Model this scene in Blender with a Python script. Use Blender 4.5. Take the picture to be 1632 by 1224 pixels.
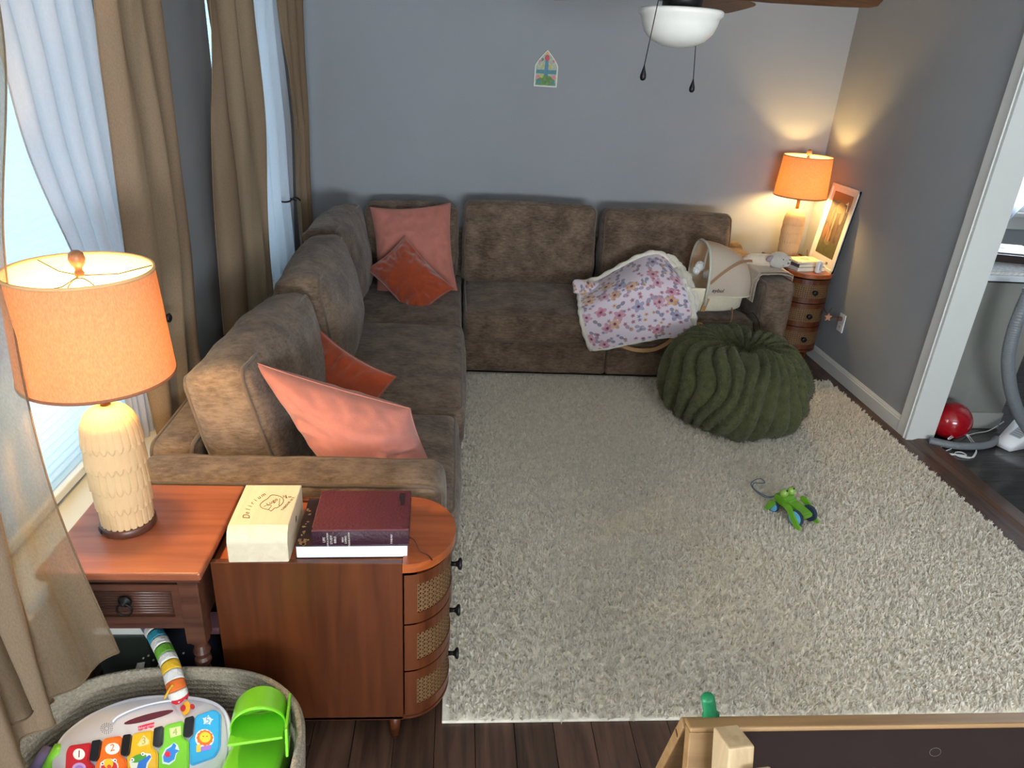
import bpy, bmesh, math, random
import numpy as np
from mathutils import Vector, Matrix, noise as mnoise

random.seed(7); rng = np.random.default_rng(7)
for o in list(bpy.data.objects): bpy.data.objects.remove(o)
scene = bpy.context.scene
COL = scene.collection

# ------------------------------------------------------------------ camera
F, CX, CY, CAMZ = 1131.0, 816.0, 612.0, 1.75
def _axes(vd, vn):
    n = np.array([vn[0]-CX, vn[1]-CY, F]); n /= np.linalg.norm(n)
    d = np.array([vd[0]-CX, vd[1]-CY, F]); d -= n*(d@n); d /= np.linalg.norm(d)
    r = np.cross(n, d)
    return np.array([r, d, -n])
RC = _axes((735, 84), (655, 3100))          # vanishing points of depth and of the verticals
cam_data = bpy.data.cameras.new('camera')
cam_data.sensor_fit = 'HORIZONTAL'; cam_data.sensor_width = 36.0
cam_data.lens = F/1632.0*36.0
cam_data.clip_start = 0.02
cam = bpy.data.objects.new('camera', cam_data); COL.objects.link(cam)
m3 = np.stack([RC[:, 0], -RC[:, 1], -RC[:, 2]], axis=1)
cam.matrix_world = Matrix.Translation((0, 0, CAMZ)) @ Matrix(m3.tolist()).to_4x4()
scene.camera = cam

def ray(px, py): return RC @ np.array([px-CX, py-CY, F])
def at_z(px, py, z=0.0):
    w = ray(px, py); t = (z-CAMZ)/w[2]; return Vector((w[0]*t, w[1]*t, z))
def at_y(px, py, y):
    w = ray(px, py); t = y/w[1]; return Vector((w[0]*t, y, CAMZ+w[2]*t))
def at_x(px, py, x):
    w = ray(px, py); t = x/w[0]; return Vector((x, w[1]*t, CAMZ+w[2]*t))
def at_plane(px, py, p, n):
    w = Vector(ray(px, py)); c = Vector((0, 0, CAMZ))
    t = (Vector(p)-c).dot(n)/w.dot(n); return c+w*t

# ------------------------------------------------------------------ world, daylight, exposure
scene.view_settings.view_transform = 'Standard'
scene.view_settings.look = 'None'
scene.view_settings.exposure = 0.0
scene.view_settings.gamma = 1.0
scene.view_settings.use_curve_mapping = False
world = bpy.data.worlds.new('overcast_sky'); scene.world = world
world.use_nodes = True
bg = world.node_tree.nodes['Background']
bg.inputs['Color'].default_value = (0.74, 0.87, 1.0, 1)
bg.inputs['Strength'].default_value = 1.6
SKY = (0.86, 0.94, 1.0)
def window_light(name, loc, rot, sx, sy, power, color=SKY):
    l = bpy.data.lights.new(name, 'AREA'); l.shape = 'RECTANGLE'; l.size = sx; l.size_y = sy
    l.energy = power; l.color = color
    o = bpy.data.objects.new(name, l); COL.objects.link(o); o.location = loc; o.rotation_euler = rot
    return o
R90 = math.pi/2
window_light('daylight_window_1', (-1.42, 1.80, 1.40), (0, -R90, 0), 1.55, 1.30, 24)
window_light('daylight_window_2', (-1.42, 3.75, 1.40), (0, -R90, 0), 1.55, 1.40, 30)
window_light('daylight_patio_door', (-1.20, 0.60, 1.10), (0, -R90, 0), 1.9, 0.28, 60)
window_light('fill_light_rear_left', (-1.85, -1.35, 1.10), (0, -R90-0.95, 0), 1.4, 1.7, 170)  # added fill light, tilted up to bounce off the ceiling
window_light('daylight_window_3', (0.9, -3.30, 1.15), (R90+0.95, 0, 0), 2.3, 1.2, 520)
window_light('daylight_dining_window', (4.66, 5.15, 1.55), (-R90, 0, 0), 1.85, 1.1, 160)

# ------------------------------------------------------------------ materials
def lin(c):
    out = []
    for v in c[:3]:
        v = v/255.0
        out.append(v/12.92 if v <= 0.04045 else ((v+0.055)/1.055)**2.4)
    return tuple(out)+(1.0,)
MATS = {}
def mul(c, k): return tuple(min(1.0, max(0.0, v*k)) for v in c[:3])+(1.0,)
def mat(name, col, rough=0.6, noise=None, bump=None, sheen=0.0, metal=0.0, spec=0.5, stretch=None,
        col2=None, coat=0.0, emit=None, detail=4.0):
    """principled material; noise=(scale, amount) varies the colour, bump=(scale, strength)"""
    if name in MATS: return MATS[name]
    m = bpy.data.materials.new(name); m.use_nodes = True
    nt = m.node_tree; N = nt.nodes; L = nt.links
    b = N['Principled BSDF']
    c = lin(col)
    b.inputs['Base Color'].default_value = c
    b.inputs['Roughness'].default_value = rough
    b.inputs['Metallic'].default_value = metal
    b.inputs['Specular IOR Level'].default_value = spec
    b.inputs['Sheen Weight'].default_value = sheen
    b.inputs['Coat Weight'].default_value = coat
    if emit:
        b.inputs['Emission Color'].default_value = lin(emit[0]); b.inputs['Emission Strength'].default_value = emit[1]
    vec = None
    if noise or bump:
        tc = N.new('ShaderNodeTexCoord'); mp = N.new('ShaderNodeMapping')
        L.new(tc.outputs['Object'], mp.inputs['Vector'])
        if stretch: mp.inputs['Scale'].default_value = stretch
        vec = mp.outputs['Vector']
    if noise:
        t = N.new('ShaderNodeTexNoise'); t.inputs['Scale'].default_value = noise[0]; t.inputs['Detail'].default_value = detail
        t.inputs['Roughness'].default_value = 0.65
        L.new(vec, t.inputs['Vector'])
        r = N.new('ShaderNodeValToRGB')
        r.color_ramp.elements[0].position = 0.32; r.color_ramp.elements[1].position = 0.68
        if col2: r.color_ramp.elements[0].color = c; r.color_ramp.elements[1].color = lin(col2)
        else:
            r.color_ramp.elements[0].color = mul(c, 1-noise[1]); r.color_ramp.elements[1].color = mul(c, 1+noise[1])
        L.new(t.outputs['Fac'], r.inputs['Fac']); L.new(r.outputs['Color'], b.inputs['Base Color'])
    if bump:
        t2 = N.new('ShaderNodeTexNoise'); t2.inputs['Scale'].default_value = bump[0]; t2.inputs['Detail'].default_value = 3.0
        L.new(vec, t2.inputs['Vector'])
        bp = N.new('ShaderNodeBump'); bp.inputs['Strength'].default_value = bump[1]; bp.inputs['Distance'].default_value = 0.01
        L.new(t2.outputs['Fac'], bp.inputs['Height']); L.new(bp.outputs['Normal'], b.inputs['Normal'])
    MATS[name] = m
    return m
def cloth(name, col, tcol, translucent=0.5, transparent=0.0, weave=0.12, scale=500):
    """thin woven cloth that lets light through"""
    if name in MATS: return MATS[name]
    m = bpy.data.materials.new(name); m.use_nodes = True
    nt = m.node_tree; N = nt.nodes; L = nt.links
    N.remove(N['Principled BSDF']); out = N['Material Output']
    tc = N.new('ShaderNodeTexCoord'); mp = N.new('ShaderNodeMapping'); mp.inputs['Scale'].default_value = (1, 1, 0.35)
    L.new(tc.outputs['Object'], mp.inputs['Vector'])
    t = N.new('ShaderNodeTexNoise'); t.inputs['Scale'].default_value = scale; t.inputs['Detail'].default_value = 2
    L.new(mp.outputs['Vector'], t.inputs['Vector'])
    def ramp(c):
        r = N.new('ShaderNodeValToRGB'); c = lin(c)
        r.color_ramp.elements[0].position = 0.3; r.color_ramp.elements[1].position = 0.7
        r.color_ramp.elements[0].color = mul(c, 1-weave); r.color_ramp.elements[1].color = mul(c, 1+weave)
        L.new(t.outputs['Fac'], r.inputs['Fac']); return r.outputs['Color']
    d = N.new('ShaderNodeBsdfDiffuse'); L.new(ramp(col), d.inputs['Color'])
    tr = N.new('ShaderNodeBsdfTranslucent'); L.new(ramp(tcol), tr.inputs['Color'])
    mx = N.new('ShaderNodeMixShader'); mx.inputs[0].default_value = translucent
    L.new(d.outputs[0], mx.inputs[1]); L.new(tr.outputs[0], mx.inputs[2])
    last = mx.outputs[0]
    if transparent > 0:
        tp = N.new('ShaderNodeBsdfTransparent'); m2 = N.new('ShaderNodeMixShader'); m2.inputs[0].default_value = transparent
        L.new(last, m2.inputs[1]); L.new(tp.outputs[0], m2.inputs[2]); last = m2.outputs[0]
    L.new(last, out.inputs['Surface'])
    MATS[name] = m
    return m
def glass(name):
    if name in MATS: return MATS[name]
    m = bpy.data.materials.new(name); m.use_nodes = True
    nt = m.node_tree; N = nt.nodes; L = nt.links
    N.remove(N['Principled BSDF']); out = N['Material Output']
    g = N.new('ShaderNodeBsdfGlossy'); g.inputs['Roughness'].default_value = 0.02
    t = N.new('ShaderNodeBsdfTransparent'); f = N.new('ShaderNodeFresnel'); f.inputs['IOR'].default_value = 1.45
    mx = N.new('ShaderNodeMixShader'); L.new(f.outputs[0], mx.inputs[0]); L.new(t.outputs[0], mx.inputs[1]); L.new(g.outputs[0], mx.inputs[2])
    L.new(mx.outputs[0], out.inputs['Surface']); MATS[name] = m
    return m
def wood(name, col, col2, rough=0.4, scale=6.0, axis=0, coat=0.15, per_object=0.0):
    """grain that runs along one axis"""
    if name in MATS: return MATS[name]
    m = bpy.data.materials.new(name); m.use_nodes = True
    nt = m.node_tree; N = nt.nodes; L = nt.links; b = N['Principled BSDF']
    tc = N.new('ShaderNodeTexCoord'); mp = N.new('ShaderNodeMapping')
    s = [9.0, 9.0, 9.0]; s[axis] = 0.7
    mp.inputs['Scale'].default_value = s
    L.new(tc.outputs['Object'], mp.inputs['Vector'])
    src = mp.outputs['Vector']
    if per_object:
        oi = N.new('ShaderNodeObjectInfo'); ad = N.new('ShaderNodeVectorMath'); ad.operation = 'ADD'
        ml = N.new('ShaderNodeMath'); ml.operation = 'MULTIPLY'; ml.inputs[1].default_value = 40.0
        L.new(oi.outputs['Random'], ml.inputs[0]); L.new(src, ad.inputs[0]); L.new(ml.outputs[0], ad.inputs[1]); src = ad.outputs[0]
    t = N.new('ShaderNodeTexNoise'); t.inputs['Scale'].default_value = scale; t.inputs['Detail'].default_value = 6; t.inputs['Distortion'].default_value = 0.6
    L.new(src, t.inputs['Vector'])
    r = N.new('ShaderNodeValToRGB'); r.color_ramp.elements[0].position = 0.34; r.color_ramp.elements[1].position = 0.66
    r.color_ramp.elements[0].color = lin(col); r.color_ramp.elements[1].color = lin(col2)
    L.new(t.outputs['Fac'], r.inputs['Fac'])
    last = r.outputs['Color']
    if per_object:
        hs = N.new('ShaderNodeHueSaturation'); mr = N.new('ShaderNodeMapRange')
        mr.inputs[3].default_value = 1-per_object; mr.inputs[4].default_value = 1+per_object
        L.new(oi.outputs['Random'], mr.inputs[0]); L.new(mr.outputs[0], hs.inputs['Value']); L.new(last, hs.inputs['Color']); last = hs.outputs['Color']
    L.new(last, b.inputs['Base Color'])
    b.inputs['Roughness'].default_value = rough; b.inputs['Coat Weight'].default_value = coat; b.inputs['Coat Roughness'].default_value = 0.25
    bp = N.new('ShaderNodeBump'); bp.inputs['Strength'].default_value = 0.12; bp.inputs['Distance'].default_value = 0.004
    L.new(t.outputs['Fac'], bp.inputs['Height']); L.new(bp.outputs['Normal'], b.inputs['Normal'])
    MATS[name] = m
    return m

M_WALL = mat('grey_wall_paint', (146, 149, 153), 0.85, noise=(1.6, 0.03), bump=(90, 0.06), spec=0.25)
M_CEIL = mat('white_ceiling_paint', (232, 231, 226), 0.9, bump=(60, 0.08))
M_TRIM = mat('white_trim_paint', (205, 206, 202), 0.45, noise=(3, 0.02))
def chenille(name, dark, light):
    m = bpy.data.materials.new(name); m.use_nodes = True
    nt = m.node_tree; N = nt.nodes; L = nt.links; b = N['Principled BSDF']
    tc = N.new('ShaderNodeTexCoord')
    def noi(scale, stretch, detail, rough):
        mp = N.new('ShaderNodeMapping'); mp.inputs['Scale'].default_value = stretch; L.new(tc.outputs['Object'], mp.inputs['Vector'])
        t = N.new('ShaderNodeTexNoise'); t.inputs['Scale'].default_value = scale; t.inputs['Detail'].default_value = detail; t.inputs['Roughness'].default_value = rough
        L.new(mp.outputs[0], t.inputs['Vector']); return t.outputs['Fac']
    big = noi(9, (1, 1, 1), 5, 0.6); fine = noi(70, (0.45, 0.8, 1.6), 4, 0.7)
    ad = N.new('ShaderNodeMath'); ad.operation = 'MULTIPLY_ADD'; ad.inputs[1].default_value = 0.55
    L.new(big, ad.inputs[0])
    m2 = N.new('ShaderNodeMath'); m2.operation = 'MULTIPLY'; m2.inputs[1].default_value = 0.45; L.new(fine, m2.inputs[0]); L.new(m2.outputs[0], ad.inputs[2])
    r = N.new('ShaderNodeValToRGB'); r.color_ramp.elements[0].position = 0.40; r.color_ramp.elements[1].position = 0.62
    r.color_ramp.elements[0].color = lin(dark); r.color_ramp.elements[1].color = lin(light)
    L.new(ad.outputs[0], r.inputs['Fac']); L.new(r.outputs['Color'], b.inputs['Base Color'])
    b.inputs['Roughness'].default_value = 0.93; b.inputs['Specular IOR Level'].default_value = 0.12; b.inputs['Sheen Weight'].default_value = 0.18
    bp = N.new('ShaderNodeBump'); bp.inputs['Strength'].default_value = 0.5; bp.inputs['Distance'].default_value = 0.006
    L.new(fine, bp.inputs['Height']); L.new(bp.outputs['Normal'], b.inputs['Normal'])
    return m
M_SOFA = chenille('taupe_chenille', (78, 63, 52), (124, 105, 88))
M_PIPE = mat('taupe_piping', (92, 77, 65), 0.9, noise=(60, 0.12), sheen=0.3, spec=0.15)
M_WHITE = mat('white_plastic', (226, 226, 228), 0.35)
M_BLACK = mat('black_metal', (22, 21, 21), 0.45, metal=0.4)
M_DARKWOOD = wood('dark_walnut_wood', (58, 32, 24), (92, 54, 40), 0.35, 5.0, 0, 0.2)
M_TABLETOP = wood('red_brown_table_wood', (138, 74, 48), (162, 92, 62), 0.36, 4.0, 0, 0.25)
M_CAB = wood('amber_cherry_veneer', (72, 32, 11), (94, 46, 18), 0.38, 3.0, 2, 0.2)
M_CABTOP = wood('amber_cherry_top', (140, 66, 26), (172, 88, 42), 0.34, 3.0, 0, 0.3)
M_CANE = mat('woven_cane', (124, 90, 54), 0.6, noise=(80, 0.2))
M_CANEBACK = mat('dark_drawer_backing', (30, 17, 10), 0.8)  # dark brown sheet behind the cane strands
M_FLOORW = wood('dark_oak_floor', (50, 34, 26), (88, 62, 48), 0.42, 4.5, 1, 0.1, per_object=0.16)
M_DINFLOOR = wood('near_black_dining_floor', (34, 31, 29), (58, 53, 50), 0.14, 4.0, 0, 0.4, per_object=0.15)

# ------------------------------------------------------------------ mesh helpers
def setp(o, label=None, cat=None, group=None, kind=None):
    if label: o['label'] = label
    if cat: o['category'] = cat
    if group: o['group'] = group
    if kind: o['kind'] = kind
    return o
def empty(name, loc, label=None, cat=None, group=None, rotz=0.0, kind=None):
    o = bpy.data.objects.new(name, None); COL.objects.link(o)
    o.empty_display_size = 0.05
    o.location = loc; o.rotation_euler = (0, 0, rotz)
    return setp(o, label, cat, group, kind)
def base_loc(p):
    v = Vector((0, 0, 0))
    while p is not None: v = v+p.location; p = p.parent
    return v
def link(name, me, material, parent=None, world=True, smooth=True, loc=None):
    """mesh data -> object; world=True: vertices are world coordinates (parents unrotated)"""
    if material is not None and len(me.materials) == 0: me.materials.append(material)
    if smooth: me.shade_smooth()
    o = bpy.data.objects.new(name, me); COL.objects.link(o)
    if parent is not None:
        o.parent = parent
        if world: o.location = -base_loc(parent)
    if loc is not None: o.location = loc
    return o
def py_mesh(name, v, f):
    me = bpy.data.meshes.new(name); me.from_pydata([tuple(map(float, p)) for p in v], [], f); me.update(); return me
def bm_mesh(name, bm, auto=None):
    bmesh.ops.recalc_face_normals(bm, faces=bm.faces)
    me = bpy.data.meshes.new(name); bm.to_mesh(me); bm.free()
    return me
def bx(bm, x0, x1, y0, y1, z0, z1, bevel=0.0, seg=2, mx=None):
    r = bmesh.ops.create_cube(bm, size=1.0)
    vs = r['verts']
    for v in vs:
        v.co = Vector((x0+(v.co.x+.5)*(x1-x0), y0+(v.co.y+.5)*(y1-y0), z0+(v.co.z+.5)*(z1-z0)))
    if bevel > 0:
        es = list({e for v in vs for e in v.link_edges})
        rr = bmesh.ops.bevel(bm, geom=es, offset=bevel, segments=seg, affect='EDGES', profile=0.5)
        vs = list({v for v in rr['verts']} | {v for v in vs if v.is_valid})
    if mx is not None:
        for v in vs:
            if v.is_valid: v.co = mx @ v.co
    return vs
def box(name, x0, x1, y0, y1, z0, z1, material, parent=None, bevel=0.0, seg=2, world=True, mx=None, smooth=None):
    bm = bmesh.new(); bx(bm, x0, x1, y0, y1, z0, z1, bevel, seg, mx)
    return link(name, bm_mesh(name, bm), material, parent, world, smooth=bool(bevel and seg > 2) if smooth is None else smooth)
def boxes(name, lst, material, parent=None, bevel=0.0, world=True):
    bm = bmesh.new()
    for i, b in enumerate(lst):
        e = 0.0002*(i % 6)      # keeps faces of touching boxes from coinciding
        bx(bm, b[0]-e, b[1]+e, b[2]-e, b[3]+e, b[4]-e*(b[4] > 0.001), b[5]+e, bevel=bevel)
    return link(name, bm_mesh(name, bm), material, parent, world, smooth=False)
def lathe(prof, n=40, origin=(0, 0, 0), cap=True):
    v, f = [], []
    for (r, z) in prof:
        for k in range(n):
            a = 2*math.pi*k/n; v.append((origin[0]+r*math.cos(a), origin[1]+r*math.sin(a), origin[2]+z))
    m = len(prof)
    for i in range(m-1):
        for k in range(n):
            f.append((i*n+k, i*n+(k+1) % n, (i+1)*n+(k+1) % n, (i+1)*n+k))
    if cap:
        f.append(tuple(range(n-1, -1, -1))); f.append(tuple((m-1)*n+k for k in range(n)))
    return v, f
def lathe_obj(name, prof, material, parent=None, n=40, origin=(0, 0, 0), world=True, cap=True, smooth=True):
    v, f = lathe(prof, n, origin, cap)
    o = link(name, py_mesh(name, v, f), material, parent, world, smooth)
    return o
def sharp(o, angle=35):
    try:
        with bpy.context.temp_override(object=o, selected_objects=[o], active_object=o): pass
    except Exception: pass
    o.data.set_sharp_from_angle(angle=math.radians(angle)) if hasattr(o.data, 'set_sharp_from_angle') else None
    return o
def tube(pts, r, n=8, closed=False, flat=None, rfun=None, up=None):
    """swept tube; flat=(w,t) gives a strap with a rectangular section"""
    P = [Vector(p) for p in pts]; m = len(P); v, f = [], []
    prev = None
    for i in range(m):
        a = P[(i-1) % m] if (closed or i > 0) else P[i]
        b = P[(i+1) % m] if (closed or i < m-1) else P[i]
        t = (b-a).normalized() if (b-a).length > 1e-9 else Vector((0, 0, 1))
        if prev is None:
            u = Vector(up) if up else Vector((0, 0, 1))
            if abs(t.dot(u)) > 0.95: u = Vector((1, 0, 0))
        else: u = prev
        u = (u-t*u.dot(t)).normalized(); prev = u; w = t.cross(u)
        rr = rfun(i/(m-1)) if rfun else r
        if flat:
            for (cu, cw) in ((-1, -1), (-1, 1), (1, 1), (1, -1)):
                v.append(P[i]+u*cu*flat[1]/2+w*cw*flat[0]/2)
        else:
            for k in range(n):
                q = 2*math.pi*k/n; v.append(P[i]+(u*math.cos(q)+w*math.sin(q))*rr)
    if flat: n = 4
    for i in range(m if closed else m-1):
        j = (i+1) % m
        for k in range(n): f.append((i*n+k, i*n+(k+1) % n, j*n+(k+1) % n, j*n+k))
    if not closed:
        f.append(tuple(range(n-1, -1, -1))); f.append(tuple((m-1)*n+k for k in range(n)))
    return v, f
def tube_obj(name, pts, r, material, parent=None, n=8, closed=False, world=True, flat=None, rfun=None, up=None):
    v, f = tube(pts, r, n, closed, flat, rfun, up)
    return link(name, py_mesh(name, v, f), material, parent, world, smooth=flat is None)
def smooth_path(pts, k=6, closed=False):
    P = [Vector(p) for p in pts]; out = []; m = len(P)
    rng_ = range(m if closed else m-1)
    for i in rng_:
        p0 = P[(i-1) % m] if (closed or i > 0) else P[i]; p1 = P[i]; p2 = P[(i+1) % m]
        p3 = P[(i+2) % m] if (closed or i < m-2) else p2
        for j in range(k):
            t = j/k
            out.append(0.5*((2*p1)+(p2-p0)*t+(2*p0-5*p1+4*p2-p3)*t*t+(3*p1-p0-3*p2+p3)*t*t*t))
    if not closed: out.append(P[-1])
    return out
def join_geo(parts):
    v, f = [], []
    for (a, b) in parts:
        o = len(v); v += list(a); f += [tuple(i+o for i in q) for q in b]
    return v, f
def fan_poly(pts3, thick, nrm):
    """flat polygon with thickness along nrm"""
    n = len(pts3); nv = Vector(nrm)
    v = [Vector(p) for p in pts3]+[Vector(p)+nv*thick for p in pts3]
    f = [tuple(range(n-1, -1, -1)), tuple(range(n, 2*n))]
    for i in range(n): f.append((i, (i+1) % n, n+(i+1) % n, n+i))
    return v, f
def poly_obj(name, pts3, thick, nrm, material, parent=None, world=True):
    v, f = fan_poly(pts3, thick, nrm)
    bm = bmesh.new(); me = py_mesh(name, v, f); bm.from_mesh(me); bmesh.ops.recalc_face_normals(bm, faces=bm.faces); bm.to_mesh(me); bm.free()
    return link(name, me, material, parent, world, smooth=False)
def round_poly(pts, r, k=5):
    out = []; m = len(pts); P = [Vector(p) for p in pts]
    for i in range(m):
        a, b, c = P[i-1], P[i], P[(i+1) % m]
        rr = min(r, (a-b).length*.45, (c-b).length*.45)
        p = b+(a-b).normalized()*rr; q = b+(c-b).normalized()*rr
        for j in range(k+1):
            t = j/k; out.append(p*(1-t)**2+b*2*t*(1-t)+q*t*t)
    return out
def nz(x, y, z): return mnoise.noise(Vector((x, y, z)))
def rounded_box(sx, sy, sz, r, puff=(0, 0, 0), m=9, k=4, wrinkle=0.0, wscale=9.0, seed=0.0):
    h = (sx/2, sy/2, sz/2)
    def axis(hh):
        c = [hh-r+r*math.tan(math.pi/4*j/k) for j in range(k+1)]
        inner = list(np.linspace(-(hh-r), hh-r, m+1))[1:-1]
        return [-x for x in reversed(c)]+inner+c
    A = [axis(x) for x in h]
    V, Fc, idx = [], [], {}
    def vid(p):
        key = (round(p[0], 6), round(p[1], 6), round(p[2], 6))
        if key not in idx: idx[key] = len(V); V.append(p)
        return idx[key]
    for a in range(3):
        b, c = (a+1) % 3, (a+2) % 3
        for s in (-1, 1):
            for i in range(len(A[b])-1):
                for j in range(len(A[c])-1):
                    q = []
                    for (bi, cj) in ((i, j), (i+1, j), (i+1, j+1), (i, j+1)):
                        p = [0, 0, 0]; p[a] = s*h[a]; p[b] = A[b][bi]; p[c] = A[c][cj]; q.append(vid(tuple(p)))
                    if s < 0: q.reverse()
                    Fc.append(tuple(q))
    out = []
    for p in V:
        inn = [max(-(h[i]-r), min(h[i]-r, p[i])) for i in range(3)]
        d = [p[i]-inn[i] for i in range(3)]; L = math.sqrt(sum(x*x for x in d))
        q = [inn[i]+(d[i]/L*r if L > 1e-9 else 0) for i in range(3)]
        g = list(q)
        for a in range(3):
            b, c = (a+1) % 3, (a+2) % 3
            g[a] += puff[a]*(q[a]/h[a])*max(0, 1-(q[b]/h[b])**2)*max(0, 1-(q[c]/h[c])**2)
        if wrinkle:
            w = wrinkle*nz(g[0]*wscale+seed, g[1]*wscale, g[2]*wscale)
            l = math.sqrt(sum(x*x for x in q)) or 1
            for a in range(3): g[a] += w*q[a]/l
        out.append(Vector(g))
    return out, Fc
def box_loop(sx, sy, sz, r, axis, side, k=5, sag=0.0):
    """piping line on the rounded edge around the face +-axis"""
    h = [sx/2, sy/2, sz/2]; b, c = (axis+1) % 3, (axis+2) % 3; q = r*0.72; out = []
    segs = []
    for (sb, sc, a0) in ((1, 1, 0), (-1, 1, 90), (-1, -1, 180), (1, -1, 270)):
        for j in range(k+1):
            a = math.radians(a0+90*j/k); p = [0, 0, 0]
            p[b] = sb*(h[b]-r)+q*math.cos(a); p[c] = sc*(h[c]-r)+q*math.sin(a); p[axis] = side*(h[axis]-r+q)
            segs.append(Vector(p))
    m = len(segs)
    for i in range(m):
        a, d = segs[i], segs[(i+1) % m]; n = max(1, int((d-a).length/0.05))
        for j in range(n): out.append(a.lerp(d, j/n))
    return out
def cushion(name, size, r, mx, parent, puff, piping_axis=None, wrinkle=0.004, seed=0.0, material=None, pipe_mat=None, m=9):
    v, f = rounded_box(*size, r, puff, m=m+9, wrinkle=wrinkle*1.5, wscale=11.0, seed=seed)
    o = link(name, py_mesh(name, [mx @ p for p in v], f), material or M_SOFA, parent)
    if piping_axis is not None:
        parts = []
        for s in (-1, 1):
            lp = box_loop(*size, r, piping_axis, s)
            lp = [mx @ (p+p.normalized()*wrinkle*1.5*nz(p.x*11+seed, p.y*11, p.z*11)) for p in lp]
            parts.append(tube(lp, 0.0066, 6, closed=True))
        vv, ff = join_geo(parts)
        link('piping', py_mesh('piping', vv, ff), pipe_mat or M_PIPE, o)
    return o
def pillow_geo(w, h, t, seed, n=46, pinch=0.09, wr=0.012):
    v, f = [], []
    for side in (1, -1):
        o = len(v)
        for i in range(n+1):
            for j in range(n+1):
                u = -1+2*i/n; q = -1+2*j/n
                u = math.copysign(1-(1-abs(u))**1.25, u); q = math.copysign(1-(1-abs(q))**1.25, q)
                x = w/2*u*(1-pinch*(1-q*q)); y = h/2*q*(1-pinch*(1-u*u))
                e = max(0.0, (1-u*u)*(1-q*q))
                z = side*t/2*(e**0.42)
                k = wr*nz(x*7+seed, y*7, side*2.0)+wr*.5*nz(x*19+seed, y*19, side)
                ang = math.atan2(q, u); rad = max(abs(u), abs(q))
                k += wr*.75*math.sin(ang*15+seed+4*nz(x*4, y*4, seed))*rad**3*(1-rad**8)+wr*.5*nz(x*34+seed, y*34, side)*rad
                z += side*k*min(1, e*4)
                v.append(Vector((x, y, z)))
        for i in range(n):
            for j in range(n):
                a = o+i*(n+1)+j; q4 = (a, a+n+1, a+n+2, a+1)
                f.append(q4 if side > 0 else tuple(reversed(q4)))
    return v, f
def frame_mx(origin, u, v):
    u = Vector(u).normalized(); v = Vector(v); v = (v-u*v.dot(u)).normalized(); w = u.cross(v)
    return Matrix(((u.x, v.x, w.x, origin[0]), (u.y, v.y, w.y, origin[1]), (u.z, v.z, w.z, origin[2]), (0, 0, 0, 1)))
def text_obj(name, s, size, mx, material, parent=None, shear=0.0, extrude=0.0003, align='CENTER', spacing=1.0, world=True):
    c = bpy.data.curves.new(name, 'FONT'); c.body = s; c.size = size; c.shear = shear; c.extrude = extrude
    c.align_x = align; c.align_y = 'CENTER'; c.space_character = spacing; c.resolution_u = 3
    t = bpy.data.objects.new('tmp_text', c); COL.objects.link(t)
    dg = bpy.context.evaluated_depsgraph_get()
    me = bpy.data.meshes.new_from_object(t.evaluated_get(dg))
    bpy.data.objects.remove(t); bpy.data.curves.remove(c)
    me.transform(mx); me.name = name
    me.materials.clear()
    return link(name, me, material, parent, world, smooth=False)
def rot(ax, deg): return Matrix.Rotation(math.radians(deg), 4, ax)
def tr(x, y, z): return Matrix.Translation((x, y, z))

# ------------------------------------------------------------------ the room
XL, XR, YB, YF, HC = -1.05, 2.49, 4.90, -2.60, 2.44
WT = 0.12
DX1, DY1 = 5.70, 4.90       # dining room far corners
JY = 3.275                  # jamb of the wide opening in the right wall
OPY0 = 0.35
# back wall
w = box('wall_back', XL-WT, XR+WT, YB, YB+WT, 0, HC, M_WALL); setp(w, kind='structure')
# left wall with two window holes, a patio door hole and one added for fill light
W1 = (1.16, 2.44, 0.55, 2.14); W2 = (3.36, 4.52, 0.55, 2.14); PD = (0.44, 0.76, 0.04, 2.08); W_FILL = (-2.2, -0.5, 0.65, 2.14)
def wall_with_holes(name, x0, x1, y0, y1, holes):
    holes = sorted(holes); lst = []; y = y0
    for (a, b, c, d) in holes:
        lst.append((x0, x1, y, a, 0, HC)); lst.append((x0, x1, a, b, 0, c)); lst.append((x0, x1, a, b, d, HC)); y = b
    lst.append((x0, x1, y, y1, 0, HC))
    return boxes(name, lst, M_WALL)
setp(wall_with_holes('wall_left', XL-0.14, XL, YF, YB, [W1, W2, PD, W_FILL]), kind='structure')
# right wall: stub by the corner, header, stub near the camera
setp(boxes('wall_right', [(XR, XR+WT, JY, YB, 0, HC), (XR, XR+WT, OPY0, JY, 2.10, HC), (XR, XR+WT, YF, OPY0, 0, HC)], M_WALL), kind='structure')
setp(boxes('wall_front', [(XL-WT, -0.4, YF-WT, YF, 0, HC), (2.2, DX1+WT, YF-WT, YF, 0, HC), (-0.4, 2.2, YF-WT, YF, 0, 0.8), (-0.4, 2.2, YF-WT, YF, 2.1, HC)], M_WALL), kind='structure')
setp(box('ceiling', XL-WT, DX1+WT, YF-WT, DY1+WT, HC, HC+0.1, M_CEIL), kind='structure')
# dining room shell
DW = (3.70, 5.60, 0.98, 2.05)
setp(boxes('wall_dining_back', [(XR+WT, DW[0], DY1, DY1+WT, 0, HC), (DW[1], DX1+WT, DY1, DY1+WT, 0, HC), (DW[0], DW[1], DY1, DY1+WT, 0, DW[2]), (DW[0], DW[1], DY1, DY1+WT, DW[3], HC),
      ], M_WALL), kind='structure')
lst = [(DX1, DX1+WT, YF, DY1, 0, HC)]
setp(boxes('wall_dining_right', lst, M_WALL), kind='structure')

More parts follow.
